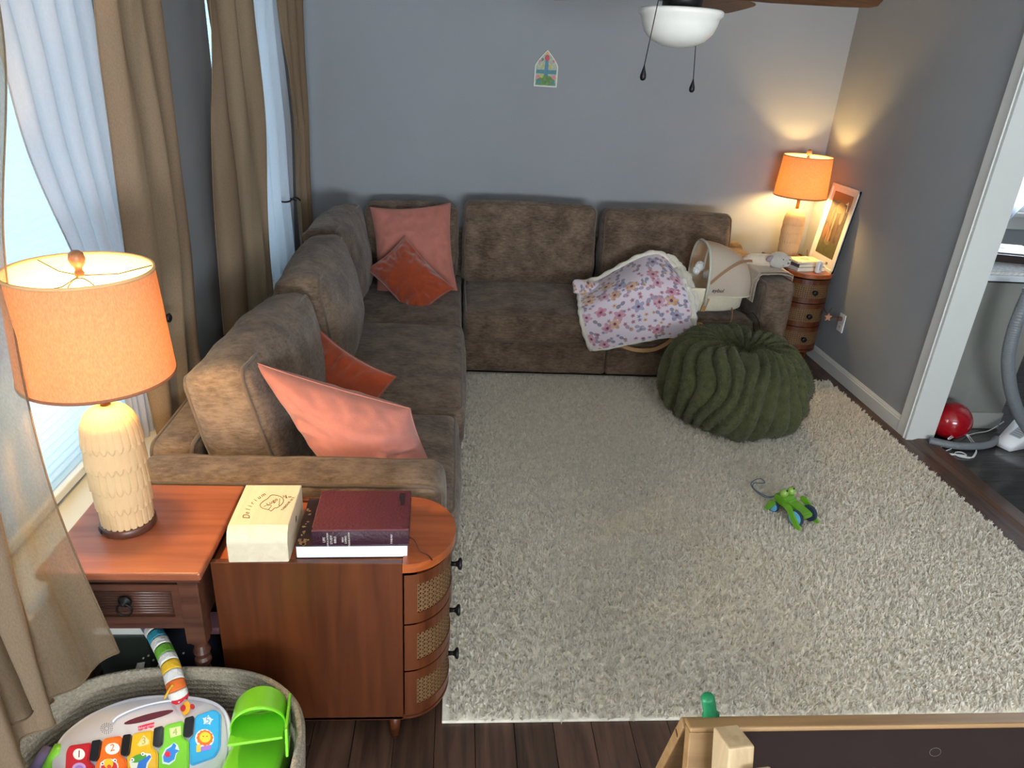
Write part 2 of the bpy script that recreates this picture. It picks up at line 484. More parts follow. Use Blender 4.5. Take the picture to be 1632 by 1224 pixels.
# floor: sub-floor with planks
fl = box('floor', XL-0.14, XR+0.10, YF-WT, YB+WT, -0.10, -0.012, mat('dark_subfloor', (26, 19, 15), 0.8)); setp(fl, kind='structure')
PWID = 0.114
plank_mesh = {}
def plank(name, L, wid, material, parent, x, y, along='y', z=0.0):
    key = (round(L, 3), wid, along, material.name)
    if key not in plank_mesh:
        bm = bmesh.new()
        if along == 'y': bx(bm, -wid/2+0.0008, wid/2-0.0008, 0, L-0.0015, -0.012, 0, bevel=0.0012, seg=1)
        else: bx(bm, 0, L-0.0015, -wid/2+0.0008, wid/2-0.0008, -0.012, 0, bevel=0.0012, seg=1)
        me = bm_mesh(name, bm); me.materials.append(material); plank_mesh[key] = me
    o = bpy.data.objects.new(name, plank_mesh[key]); COL.objects.link(o); o.parent = parent; o.location = (x, y, z)
    return o
x = XL+PWID/2; ci = 0
while x < XR+0.02:
    y = -1.6-(ci*0.47) % 1.3
    while y < YB:
        L = [1.15, 1.35, 1.55, 1.30][(ci*3+int((y+4)*2)) % 4]
        L = min(L, YB-y)
        if y+L > -0.9 and L > 0.05:
            if y+L > YB-0.2: L = YB-y
            plank('plank', L, PWID, M_FLOORW, fl, x, y)
        y += L
    x += PWID; ci += 1
box('edge_board', XL+31*PWID, XR+0.022, OPY0, JY, -0.012, 0.0, M_FLOORW, fl)
box('rear_boards', XL, XR, YF, -1.6, -0.012, 0.0, M_FLOORW, fl)
df = box('floor_dining', XR+0.10, DX1, YF-WT, DY1, -0.10, -0.012, mat('dark_subfloor', (26, 19, 15), 0.8)); setp(df, kind='structure')
y = 1.15; ci = 0
while y < 4.84:
    x = XR+0.13-(ci*0.31) % 0.7
    first = True
    while x < DX1-0.05:
        L = [0.9, 1.1, 0.75][(ci+int(x*3)) % 3]
        x0 = max(x, XR+0.13); L2 = min(x+L, DX1)-x0
        if L2 > 0.06: plank('plank', L2, 0.125, M_DINFLOOR, df, x0, y, 'x')
        x += L
    y += 0.125; ci += 1
box('near_boards', XR+0.13, DX1, YF, 1.09, -0.012, 0.0, M_DINFLOOR, df)
# threshold strip in the opening
v, f = fan_poly([(XR+0.02, OPY0, 0.0), (XR+0.135, OPY0, 0.0), (XR+0.125, OPY0, 0.010), (XR+0.05, OPY0, 0.010)], JY-OPY0, (0, 1, 0))
setp(link('trim_threshold', py_mesh('threshold', v, f), wood('threshold_oak', (62, 40, 26), (92, 62, 42), 0.4, 5, 1), smooth=False), kind='structure')
# baseboards with a moulded top
def baseboard(name, p0, p1, inward, h=0.092, t=0.015):
    p0, p1 = Vector(p0), Vector(p1); d = p1-p0; n = Vector(inward)
    prof = [(0, 0), (t, 0), (t, h*.74), (t*.72, h*.80), (t*.72, h*.86), (t*.4, h*.93), (t*.25, h), (0, h)]
    v = [p0+n*a+Vector((0, 0, b)) for a, b in prof]+[p1+n*a+Vector((0, 0, b)) for a, b in prof]
    k = len(prof); f = [tuple(range(k)), tuple(range(2*k-1, k-1, -1))]+[(i, (i+1) % k, k+(i+1) % k, k+i) for i in range(k)]
    bm = bmesh.new(); me = py_mesh(name, v, f); bm.from_mesh(me); bmesh.ops.recalc_face_normals(bm, faces=bm.faces); bm.to_mesh(me); bm.free()
    return setp(link(name, me, M_TRIM, smooth=False), kind='structure')
baseboard('baseboard_right', (XR, YB, 0), (XR, JY+0.066, 0), (-1, 0, 0))
baseboard('baseboard_back', (XL, YB, 0), (XR, YB, 0), (0, -1, 0))
baseboard('baseboard_left', (XL, 0.78, 0), (XL, YB, 0), (1, 0, 0))
# casing of the opening: flat board with a bead, jamb liner, head
cs = empty('trim_opening', (XR, JY, 0), kind='structure')
box('casing_board', XR-0.018, XR, JY-0.004, JY+0.066, 0, 2.15, M_TRIM, cs, 0.003, 2)
box('casing_bead', XR-0.024, XR-0.004, JY-0.012, JY-0.004, 0, 2.10, M_TRIM, cs, 0.003, 2)
box('jamb', XR-0.018, XR+WT+0.018, JY-0.030, JY-0.012, 0, 2.10, M_TRIM, cs)
box('head', XR-0.018, XR+WT+0.018, OPY0, JY-0.030, 2.08, 2.10, M_TRIM, cs)
box('head_casing', XR-0.018, XR, OPY0-0.07, JY+0.066, 2.10, 2.17, M_TRIM, cs)
box('back_casing', XR+WT, XR+WT+0.018, JY-0.004, JY+0.07, 0, 2.15, M_TRIM, cs)

# windows on the left wall
M_SHADE = cloth('cellular_shade', (208, 220, 226), (196, 226, 240), 0.72, 0.0, 0.02, 120)
def window(name, hole, with_shade=True):
    y0, y1, z0, z1 = hole
    root = empty(name, (XL, (y0+y1)/2, z0), kind='structure')
    xo, xi = XL-0.12, XL-0.07
    boxes('window_frame', [(xo, xi, y0, y0+0.05, z0, z1), (xo, xi, y1-0.05, y1, z0, z1), (xo, xi, y0, y1, z1-0.05, z1), (xo, xi, y0, y1, z0, z0+0.06)], M_TRIM, root)
    box('pane', XL-0.098, XL-0.094, y0+0.05, y1-0.05, z0+0.06, z1-0.05, glass('window_glass'), root)
    box('window_sill', XL-0.07, XL+0.125, y0-0.05, y1+0.05, z0-0.022, z0+0.004, M_TRIM, root, 0.004, 2)
    if with_shade:
        zb = z0+0.05; n = int((z1-0.05-zb)/0.012); v, f = [], []
        for i in range(n+1):
            z = zb+(z1-0.05-zb)*i/n; x = XL-0.035+(0.006 if i % 2 else -0.006)
            v += [Vector((x, y0+0.012, z)), Vector((x, y1-0.012, z))]
        for i in range(n): f.append((2*i, 2*i+1, 2*i+3, 2*i+2))
        s = link('cellular_shade', py_mesh('cellular_shade', v, f), M_SHADE, root, smooth=False)
        box('bottom_rail', XL-0.052, XL-0.018, y0+0.012, y1-0.012, zb-0.026, zb, mat('pale_rail', (214, 220, 224), 0.3), root, 0.003)
        box('head_rail', XL-0.06, XL-0.012, y0+0.012, y1-0.012, z1-0.05, z1, mat('pale_rail', (214, 220, 224), 0.3), root, 0.003)
    return root
window('window_1', W1); window('window_2', W2); window('window_fill_added', W_FILL, False)  # the last one is unseen, added to let in the fill light
# glazed patio door beside the camera
pd = empty('door_1', (XL, (PD[0]+PD[1])/2, 0), kind='structure')
y0, y1, z0, z1 = PD; ym = (y0+y1)/2
boxes('door_frame', [(XL-0.12, XL-0.05, y0, y0+0.025, z0, z1), (XL-0.12, XL-0.05, y1-0.025, y1, z0, z1), (XL-0.12, XL-0.05, y0, y1, z0, z0+0.08), (XL-0.12, XL-0.05, y0, y1, z1-0.06, z1)], M_TRIM, pd)
box('pane', XL-0.09, XL-0.086, y0+0.025, y1-0.025, z0+0.08, z1-0.06, glass('window_glass'), pd)
# window behind the camera
w3 = empty('window_3', (0.9, YF, 0.8), kind='structure')
boxes('window_frame', [(-0.4, -0.34, YF-0.1, YF-0.03, 0.8, 2.1), (2.14, 2.2, YF-0.1, YF-0.03, 0.8, 2.1), (0.87, 0.93, YF-0.1, YF-0.03, 0.8, 2.1), (-0.4, 2.2, YF-0.1, YF-0.03, 0.8, 0.86), (-0.4, 2.2, YF-0.1, YF-0.03, 2.04, 2.1)], M_TRIM, w3)
# dining windows
w4 = empty('window_4', ((DW[0]+DW[1])/2, DY1, DW[2]), kind='structure')
a, b, c, d = DW
boxes('window_frame', [(a, a+0.05, DY1+0.02, DY1+0.08, c, d), (b-0.05, b, DY1+0.02, DY1+0.08, c, d), (a, b, DY1+0.02, DY1+0.08, c, c+0.07), (a, b, DY1+0.02, DY1+0.08, d-0.05, d)], M_TRIM, w4)
box('pane', a+0.05, b-0.05, DY1+0.05, DY1+0.054, c+0.07, d-0.05, glass('window_glass'), w4)
box('window_sill', a-0.06, b+0.06, DY1-0.05, DY1+0.06, c-0.03, c, M_TRIM, w4, 0.004)
box('window_apron', a-0.04, b+0.04, DY1-0.018, DY1, c-0.12, c-0.03, M_TRIM, w4, 0.003)
#@@STRUCT_END
# ------------------------------------------------------------------ sectional sofa
sofa = empty('sectional_sofa', (0.4, 3.4, 0), 'taupe chenille corner sectional sofa with loose back cushions and piped edges', 'sofa')
def soft_box(name, x0, x1, y0, y1, z0, z1, r, parent, material=None, puff=(0, 0, 0), pipe=None, wr=0.003, seed=0, m=8):
    mx = tr((x0+x1)/2, (y0+y1)/2, (z0+z1)/2)
    return cushion(name, (x1-x0, y1-y0, z1-z0), r, mx, parent, puff, pipe, wr, seed, material, m=m)
soft_box('base', -0.80, 0.015, 1.90, 2.62, 0.035, 0.245, 0.02, sofa)
soft_box('base', -0.80, 0.045, 2.625, 3.93, 0.035, 0.245, 0.02, sofa, seed=2)
soft_box('base', -0.80, 0.926, 3.935, 4.76, 0.035, 0.245, 0.02, sofa, seed=3)
soft_box('base', 0.929, 1.80, 3.935, 4.76, 0.035, 0.245, 0.02, sofa, seed=4)
soft_box('back_frame', -0.905, -0.765, 1.90, 4.86, 0.035, 0.655, 0.045, sofa, m=14, pipe=0)
soft_box('back_frame', -0.905, 1.985, 4.73, 4.87, 0.035, 0.70, 0.045, sofa, m=14)
soft_box('arm', -0.905, -0.015, 1.722, 1.895, 0.035, 0.642, 0.045, sofa, m=12, pipe=1, puff=(0.01, 0, 0.006))
soft_box('arm', 1.802, 1.99, 3.885, 4.86, 0.035, 0.668, 0.045, sofa, m=12, pipe=0, puff=(0, 0.01, 0.006))
soft_box('seat_cushion', -0.74, 0.03, 1.90, 2.615, 0.235, 0.425, 0.05, sofa, puff=(0.012, 0, 0.03), pipe=2, seed=5)
soft_box('seat_cushion', -0.74, 0.055, 2.62, 3.645, 0.235, 0.44, 0.05, sofa, puff=(0.012, 0, 0.035), pipe=2, seed=6)
soft_box('seat_cushion', -0.74, 0.045, 3.65, 4.72, 0.235, 0.41, 0.045, sofa, puff=(0, 0, 0.02), pipe=2, seed=7)
soft_box('seat_cushion', 0.052, 0.925, 3.885, 4.72, 0.235, 0.425, 0.05, sofa, puff=(0, 0.012, 0.03), pipe=2, seed=8)
soft_box('seat_cushion', 0.93, 1.797, 3.885, 4.72, 0.235, 0.425, 0.05, sofa, puff=(0, 0.012, 0.03), pipe=2, seed=9)
def back_cushion_left(y0, y1, xb, h, lean, puff, seed, yaw=0, z0=0.415, th=0.2):
    mx = tr(xb, (y0+y1)/2, z0) @ rot('Z', yaw) @ rot('Y', lean) @ tr(0, 0, h/2)
    return cushion('back_cushion', (th, y1-y0, h), 0.055, mx, sofa, puff, 0, 0.008, seed)
back_cushion_left(1.925, 2.735, -0.575, 0.47, -14, (0.045, 0.0, 0.03), 11, yaw=-3, th=0.205)
back_cushion_left(2.76, 3.60, -0.565, 0.50, -9, (0.075, 0.0, 0.035), 12, yaw=2)
back_cushion_left(3.66, 4.46, -0.62, 0.49, -9, (0.05, 0.0, 0.03), 13, yaw=-2)
def back_cushion_back(x0, x1, yb, h, lean, puff, seed, z0=0.42, th=0.19):
    mx = tr((x0+x1)/2, yb, z0) @ rot('X', -lean) @ tr(0, 0, h/2)
    return cushion('back_cushion', (x1-x0, th, h), 0.055, mx, sofa, puff, 1, 0.006, seed)
back_cushion_back(-0.585, 0.015, 4.60, 0.47, 7, (0, 0.03, 0.02), 14)
back_cushion_back(0.04, 0.905, 4.545, 0.515, 10, (0, 0.045, 0.012), 15)
back_cushion_back(0.935, 1.798, 4.545, 0.505, 10, (0, 0.045, 0.012), 16)
for (x, y) in ((-0.7, 2.0), (-0.06, 2.0), (-0.7, 4.6), (0.0, 3.8), (1.72, 4.02), (1.72, 4.7), (0.9, 4.02), (0.9, 4.7)):
    lathe_obj('foot', [(0.022, 0), (0.026, 0.042)], M_BLACK, sofa, 14, (x, y, 0.0))

# ------------------------------------------------------------------ throw pillows
M_PINK = mat('dusty_pink_linen', (176, 110, 97), 0.9, noise=(18, 0.06), bump=(420, 0.25), sheen=0.2, spec=0.2)
M_RUST = mat('rust_velvet', (150, 62, 30), 0.85, noise=(14, 0.12), bump=(300, 0.15), sheen=0.6, spec=0.2)
def pillow(name, w, h, t, mx, material, seed, label, group=None, pinch=0.09, wr=0.012):
    v, f = pillow_geo(w, h, t, seed, pinch=pinch, wr=wr)
    loc = mx.to_translation()
    root = empty(name, (loc.x, loc.y, loc.z-0.2), label, 'pillow', group)
    bm = bmesh.new(); me = py_mesh('cover', [mx @ p for p in v], f); bm.from_mesh(me)
    bmesh.ops.remove_doubles(bm, verts=bm.verts, dist=0.0006); bmesh.ops.recalc_face_normals(bm, faces=bm.faces); bm.to_mesh(me); bm.free()
    link('cover', me, material, root)
    n = 24; loop = []
    for k in range(4):
        for j in range(n):
            a = -1+2*j/n
            a = math.copysign(1-(1-abs(a))**1.25, a)
            u, q = [(a, -1), (1, a), (-a, 1), (-1, -a)][k]
            loop.append(mx @ Vector((w/2*u*(1-pinch*(1-q*q)), h/2*q*(1-pinch*(1-u*u)), 0)))
    tube_obj('seam', loop, 0.003, material, root, 5, closed=True)
    return root
# big pink pillow lying between back cushion and near arm
class QuadMap:
    """maps the unit pillow onto four corner points (slumped pillows are not square)"""
    def __init__(self, TL, TR, BR, BL, w, h):
        self.c = [Vector(p) for p in (TL, TR, BR, BL)]; self.w, self.h = w, h
        TL, TR, BR, BL = self.c; self.n = (TR+BR-TL-BL).cross(TL+TR-BL-BR).normalized()
    def __matmul__(self, p):
        s_, t_ = p.x/self.w+0.5, p.y/self.h+0.5; TL, TR, BR, BL = self.c
        return (BL*(1-s_)+BR*s_)*(1-t_)+(TL*(1-s_)+TR*s_)*t_+self.n*p.z
    def to_translation(self): return sum(self.c, Vector())/4
pillow('throw_pillow', 0.5, 0.5, 0.26, QuadMap((-0.605, 2.05, 0.865), (-0.132, 2.02, 0.735), (-0.045, 1.985, 0.505), (-0.36, 1.985, 0.47), 0.5, 0.5), M_PINK, 1.0, 'large dusty pink pillow lying against the sofa arm beside the book table', wr=0.018, pinch=0.05)
pillow('throw_pillow', 0.36, 0.42, 0.14, frame_mx((-0.475, 2.50, 0.525), (0.40, -0.20, -0.16), (-0.12, 0.20, 0.26)), M_RUST, 2.0, 'rust orange pillow tucked behind the large pink pillow at the sofa arm', wr=0.016)
def corner_pillow(T, L, B, R, thick, material, seed, label, wr, k=1.04):
    """pillow through four corner points: T-R one side, T-L the other"""
    T, L, B, R = map(Vector, (T, L, B, R)); u = (R-T+B-L)/2; v = (T-L+R-B)/2
    return pillow('throw_pillow', u.length*k, v.length*k, thick, frame_mx((T+L+B+R)/4, u, v), material, seed, label, wr=wr)
TL, TR_, BR = at_y(578, 332, 4.47), at_y(706, 325, 4.49), at_y(741, 461, 4.25)
corner_pillow(TL, TL+(BR-TR_), BR, TR_, 0.18, M_PINK, 3.0, 'large dusty pink pillow standing in the sofa corner', 0.016, 1.0)
corner_pillow(at_y(650, 378, 4.25), at_y(582, 430, 4.17), at_y(665, 508, 3.97), at_y(718, 462, 4.06), 0.15, M_RUST, 4.0, 'crumpled rust velvet pillow leaning on the pink pillow in the sofa corner', 0.026)

# ------------------------------------------------------------------ shag rug
RX0, RX1, RY0, RY1 = -0.005, 2.392, 1.462, 3.99
rug = empty('shag_rug', (1.2, 2.7, 0), 'large cream shag rug covering the wooden floor', 'rug')
M_RUGB = mat('cream_rug_backing', (234, 226, 208), 0.95, noise=(60, 0.08), spec=0.1)
M_RUG = cloth('cream_shag_pile', (238, 232, 221), (238, 232, 220), 0.40, 0.0, 0.10, 45)
box('backing', RX0, RX1, RY0, RY1, 0.0, 0.010, M_RUGB, rug, 0.003)
def tufts(name, base, nrm, length, width, tilt, material, parent, seed=1, segs=2, curl=0.6):
    r = np.random.default_rng(seed); n = len(base)
    d = r.normal(size=(n, 3)); d -= nrm*np.sum(d*nrm, 1, keepdims=True); d /= np.linalg.norm(d, axis=1, keepdims=True)+1e-9
    ln = length*(0.7+0.6*r.random((n, 1))); w = width*(0.7+0.6*r.random((n, 1)))
    side = np.cross(nrm, d)
    tl = tilt*(0.3+1.0*r.random((n, 1)))
    p = [base]
    for s in range(segs):
        k = (s+1)/segs; ang = tl*(0.5+curl*k)
        p.append(p[-1]+(nrm*np.cos(ang)+d*np.sin(ang))*ln/segs)
    rows = []
    for s, q in enumerate(p):
        ww = w*(1.0 if s < segs else 0.45)
        rows += [q-side*ww/2, q+side*ww/2]
    V = np.stack(rows, 1).reshape(-1, 3); k = 2*(segs+1)
    b = (np.arange(n)*k)[:, None]
    fs = []
    for s in range(segs): fs.append(b+np.array([[2*s, 2*s+1, 2*s+3, 2*s+2]]))
    Fq = np.stack(fs, 1).reshape(-1, 4)
    me = bpy.data.meshes.new(name)
    me.vertices.add(len(V)); me.vertices.foreach_set('co', V.astype(np.float32).ravel())
    me.loops.add(Fq.size); me.loops.foreach_set('vertex_index', Fq.astype(np.int32).ravel())
    me.polygons.add(len(Fq)); me.polygons.foreach_set('loop_start', np.arange(0, Fq.size, 4, dtype=np.int32))
    me.update(calc_edges=True)
    o = link(name, me, material, parent); setp(o, kind='stuff')
    return o
SP = 0.0155                                   # every yarn end is a small clump of strands that lean together
cxs, cys = np.meshgrid(np.arange(RX0+0.012, RX1-0.010, SP), np.arange(RY0+0.012, RY1-0.010, SP))
cen = np.stack([cxs.ravel(), cys.ravel()], 1)+rng.normal(size=(cxs.size, 2))*0.0038
lean_ = rng.normal(size=(len(cen), 2))*0.42
NPC = 11
cid = np.repeat(np.arange(len(cen)), NPC)
off = rng.normal(size=(len(cid), 2))*0.0042
pos = np.stack([cen[cid, 0]+off[:, 0], cen[cid, 1]+off[:, 1], np.full(len(cid), 0.007)], 1)
pos[:, 0] = np.clip(pos[:, 0], RX0+0.002, RX1-0.002); pos[:, 1] = np.clip(pos[:, 1], RY0+0.002, RY1-0.002)
nr = np.stack([lean_[cid, 0]-off[:, 0]*28, lean_[cid, 1]-off[:, 1]*28, np.ones(len(cid))], 1)
keep = ~((pos[:, 1] > 3.935) & (pos[:, 0] < 1.99)) & ~((pos[:, 0] < 0.055) & (pos[:, 1] > 2.6)) & ~((pos[:, 0] < 0.02) & (pos[:, 1] < 1.72))
pos = pos[keep]; nr = nr[keep]; nr /= np.linalg.norm(nr, axis=1, keepdims=True)
tufts('pile', pos, nr, 0.020, 0.0050, 0.55, M_RUG, rug, 3)

# ------------------------------------------------------------------ green pouf
M_POUF = mat('olive_faux_fur', (80, 82, 54), 0.95, noise=(30, 0.22), sheen=0.15, spec=0.1, bump=(120, 0.4))
pouf = empty('ribbed_pouf', (1.56, 3.465, 0.02), 'round olive green faux fur pouf with thick ribs, sitting on the rug', 'pouf')
NR, NP, NRIB = 300, 96, 25
prof = smooth_path([(0.0, 0, 0.34), (0.04, 0, 0.352), (0.09, 0, 0.392), (0.16, 0, 0.428), (0.27, 0, 0.415), (0.342, 0, 0.355), (0.385, 0, 0.265), (0.40, 0, 0.18), (0.375, 0, 0.075), (0.33, 0, 0.018), (0.24, 0, 0.0), (0.0, 0, 0.0)], 12)
cum = [0.0]
for i in range(1, len(prof)): cum.append(cum[-1]+(prof[i]-prof[i-1]).length)
v, f = [], []
for i in range(NP):
    s = cum[-1]*i/(NP-1); j = max(k for k in range(len(cum)) if cum[k] <= s+1e-9); j = min(j, len(prof)-2)
    t = (s-cum[j])/(cum[j+1]-cum[j]); p = prof[j].lerp(prof[j+1], t); d = (prof[j+1]-prof[j]).normalized()
    nx, nzv = (-d.z, d.x) if i > 1 else (0, 1)      # outward normal of the profile in (r, z)
    for k in range(NR):
        th = 2*math.pi*k/NR
        sw = th+0.12*math.sin(s*7+2*th)+0.24*nz(math.cos(th)*1.6, math.sin(th)*1.6, s*3)
        rib = abs(math.sin(NRIB*sw/2))**0.48
        amp = 0.060*min(1, p.x/0.17)
        if s > cum[-1]*0.62: amp *= max(0.0, 1-(s-cum[-1]*0.62)/(cum[-1]*0.12))
        top = max(0, 1-s/(cum[-1]*0.38))
        lump = 0.085*top*min(1, p.x/0.09)*nz(p.x*math.cos(th)*8.5, p.x*math.sin(th)*8.5, 3.3)+0.018*nz(math.cos(th)*2.2, math.sin(th)*2.2, p.z*5)
        q = amp*(rib-0.75)+lump
        z = p.z+nzv*q
        r = max(0.0, p.x+nx*q)
        lop = 1+0.03*math.cos(th-2.6)
        z = max(0.0, z)*(1-0.04*math.cos(th+0.9)*min(1, p.x/0.3))
        v.append(Vector((1.56+r*lop*math.cos(th), 3.465+r*lop*math.sin(th), 0.02+z)))
for i in range(NP-1):
    for k in range(NR): f.append((i*NR+k, (i+1)*NR+k, (i+1)*NR+(k+1) % NR, i*NR+(k+1) % NR))
bm = bmesh.new(); me = py_mesh('cover', v, f); bm.from_mesh(me); bmesh.ops.recalc_face_normals(bm, faces=bm.faces); bm.to_mesh(me); bm.free()
pc = link('cover', me, M_POUF, pouf)
me.update()
vn = np.zeros(len(me.vertices)*3, np.float32); me.vertices.foreach_get('normal', vn); vn = vn.reshape(-1, 3)
vc = np.zeros(len(me.vertices)*3, np.float32); me.vertices.foreach_get('co', vc); vc = vc.reshape(-1, 3)
sel = rng.integers(NR*2, NR*(NP-12), 70000)
jit = vc[sel]+rng.normal(size=(70000, 3))*0.004
tufts('fur', jit-vn[sel]*0.003, vn[sel], 0.008, 0.0022, 0.8, M_POUF, pouf, 5, segs=1)

# ------------------------------------------------------------------ half-round cane cabinets
CA, CB, CL, CH = 0.118, 0.143, 0.46, 0.62       # bulge, half width, straight length, height
def ellipse_pts(a, b, n=24, t0=-90, t1=90): return [(a*math.cos(math.radians(t0+(t1-t0)*i/n)), b*math.sin(math.radians(t0+(t1-t0)*i/n))) for i in range(n+1)]
def d_slab(name, x0, grow, z0, z1, material, parent):
    pts = [(x0, -CB-grow)]+ellipse_pts(CA+grow, CB+grow, 28)+[(x0, CB+grow)]
    v, f = fan_poly([(x, y, z0) for x, y in pts], z1-z0, (0, 0, 1))
    bm = bmesh.new(); me = py_mesh(name, v, f); bm.from_mesh(me); bmesh.ops.recalc_face_normals(bm, faces=bm.faces)
    es = [e for e in bm.edges if abs(e.verts[0].co.z-e.verts[1].co.z) < 1e-6 and len(e.link_faces) == 2]
    bmesh.ops.bevel(bm, geom=es, offset=0.004, segments=2, affect='EDGES'); bm.to_mesh(me); bm.free()
    return link(name, me, material, parent, world=False, smooth=False)
def curved_panel(a, b, t0, t1, z0, z1, th, n=20):
    """solid curved strip on the half ellipse"""
    o = ellipse_pts(a, b, n, t0, t1); i_ = ellipse_pts(a-th, b-th, n, t0, t1); v, f = [], []
    for k in range(n+1):
        v += [(o[k][0], o[k][1], z0), (o[k][0], o[k][1], z1), (i_[k][0], i_[k][1], z1), (i_[k][0], i_[k][1], z0)]
    for k in range(n):
        a_, b_ = 4*k, 4*k+4
        for q in range(4): f.append((a_+q, a_+(q+1) % 4, b_+(q+1) % 4, b_+q))
    f.append((0, 1, 2, 3)); f.append((4*n+3, 4*n+2, 4*n+1, 4*n))
    return v, f
def cane_geo(a, b, t0, t1, z0, z1):
    """woven cane: upright, level and slanting strands following the curve"""
    L = 0.5*(a+b)*math.radians(t1-t0); H = z1-z0; parts = []
    def P(s, z, off):
        t = math.radians(t0+(t1-t0)*s/L); return Vector(((a+off)*math.cos(t), (b+off)*math.sin(t), z0+z))
    def strand(s0, zz0, s1, zz1, w, off):
        n = max(2, int(abs(s1-s0)/0.012)+1); v, f = [], []
        dx, dz = s1-s0, zz1-zz0; l = math.hypot(dx, dz); nx, nz_ = -dz/l*w/2, dx/l*w/2
        for k in range(n+1):
            q = k/n; s, z = s0+dx*q, zz0+dz*q
            v += [P(s+nx, z+nz_, off), P(s-nx, z-nz_, off)]
        for k in range(n): f.append((2*k, 2*k+1, 2*k+3, 2*k+2))
        return v, f
    g = 0.0135
    for i in range(int(L/g)+1):
        for e in (-0.0013, 0.0013):
            if 0 < i*g+e < L: parts.append(strand(i*g+e, 0, i*g+e, H, 0.0016, 0.0004))
    for i in range(int(H/g)+1):
        for e in (-0.0013, 0.0013):
            if 0 < i*g+e < H: parts.append(strand(0, i*g+e, L, i*g+e, 0.0016, 0.0))
    k = -H
    while k < L:
        s0, s1 = max(0, k), min(L, k+H)
        if s1-s0 > 0.004:
            parts.append(strand(s0, s0-k, s1, s1-k, 0.0022, 0.0008))
            parts.append(strand(s0, H-(s0-k), s1, H-(s1-k), 0.0022, 0.0011))
        k += g
    return join_geo(parts)
def make_cabinet(loc, rotz, label, group):
    root = empty('half_round_cabinet', loc, label, 'cabinet', group, rotz)
    for s in (-1, 1):
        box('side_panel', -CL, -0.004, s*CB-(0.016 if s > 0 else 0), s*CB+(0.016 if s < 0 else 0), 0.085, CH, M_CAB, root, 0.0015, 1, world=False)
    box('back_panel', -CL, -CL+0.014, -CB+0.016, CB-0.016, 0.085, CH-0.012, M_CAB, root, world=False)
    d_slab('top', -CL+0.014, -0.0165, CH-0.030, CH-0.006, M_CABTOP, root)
    # rounded front of the top
    pts = [(-0.004, -CB-0.004)]+ellipse_pts(CA+0.007, CB+0.004, 28)+[(-0.004, CB+0.004)]
    v, f = fan_poly([(x, y, CH-0.026) for x, y in pts], 0.026, (0, 0, 1))
    link('top_nose', py_mesh('top_nose', v, f), M_CABTOP, root, world=False, smooth=False)
    d_slab('bottom', -CL+0.014, 0.0, 0.085, 0.101, M_CAB, root)
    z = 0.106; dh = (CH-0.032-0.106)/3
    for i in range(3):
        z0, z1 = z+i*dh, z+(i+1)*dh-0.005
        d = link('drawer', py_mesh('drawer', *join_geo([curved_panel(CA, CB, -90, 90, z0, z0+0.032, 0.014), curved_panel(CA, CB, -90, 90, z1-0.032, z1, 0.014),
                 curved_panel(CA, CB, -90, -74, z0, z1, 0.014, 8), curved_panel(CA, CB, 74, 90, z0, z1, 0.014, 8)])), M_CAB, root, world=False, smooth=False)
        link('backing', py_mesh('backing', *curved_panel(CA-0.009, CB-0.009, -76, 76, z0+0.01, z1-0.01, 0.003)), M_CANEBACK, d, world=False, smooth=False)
        link('cane_panel', py_mesh('cane_panel', *cane_geo(CA-0.0035, CB-0.0035, -74, 74, z0+0.028, z1-0.028)), M_CANE, d, world=False, smooth=False)
        zc = (z0+z1)/2
        v, f = lathe([(0.007, 0), (0.006, 0.012), (0.008, 0.018), (0.015, 0.022), (0.017, 0.028), (0.012, 0.031)], 18)
        v = [Vector((CA-0.004+p[2], p[1], zc+p[0])) for p in v]
        link('knob', py_mesh('knob', v, f), M_BLACK, d, world=False)
    for (x, y) in ((-CL+0.03, -CB+0.03), (-CL+0.03, CB-0.03), (-0.03, -CB+0.03), (-0.03, CB-0.03)):
        v, f = lathe([(0.013, 0), (0.019, 0.085)], 12, (x, y, 0))
        link('foot', py_mesh('foot', v, f), M_CAB, root, world=False)
    return root
make_cabinet((-0.106, 1.549, 0), 0.0, 'amber wooden half-round cabinet with cane drawers carrying the book stack beside the sofa arm', 'half-round cane cabinets')
make_cabinet((2.318, 4.405, 0), -R90, 'amber wooden half-round cabinet with cane drawers standing in the wall corner under a lamp', 'half-round cane cabinets')

# ------------------------------------------------------------------ end table
ET = 0.645
et = empty('end_table', (-0.745, 1.52, 0), 'dark wooden end table with reeded drawer front and turned legs, under the lamp', 'table')
TX0, TX1, TY0, TY1 = -0.925, -0.563, 1.335, 1.705
box('tabletop', TX0, TX1, TY0, TY1, ET-0.022, ET, M_TABLETOP, et, 0.005, 2)
box('top_edge', TX0+0.006, TX1-0.006, TY0+0.006, TY1-0.006, ET-0.030, ET-0.022, M_DARKWOOD, et)
AX0, AX1, AY0, AY1, AZ0, AZ1 = TX0+0.02, TX1-0.022, TY0+0.02, TY1-0.02, 0.462, ET-0.030
boxes('apron', [(AX0+0.03, AX1-0.03, AY0+0.018, AY0+0.024, AZ0, AZ1), (AX0, AX0+0.016, AY0+0.03, AY1-0.03, AZ0, AZ1), (AX1-0.016, AX1, AY0+0.03, AY1-0.03, AZ0, AZ1), (AX0+0.03, AX1-0.03, AY1-0.016, AY1, AZ0, AZ1),
      (AX0+0.03, AX1-0.03, AY0+0.004, AY0+0.018, AZ0, AZ0+0.018), (AX0+0.03, AX1-0.03, AY0+0.004, AY0+0.018, AZ1-0.014, AZ1)], M_DARKWOOD, et)
dx0, dx1, dz0, dz1 = AX0+0.036, AX1-0.036, AZ0+0.021, AZ1-0.017
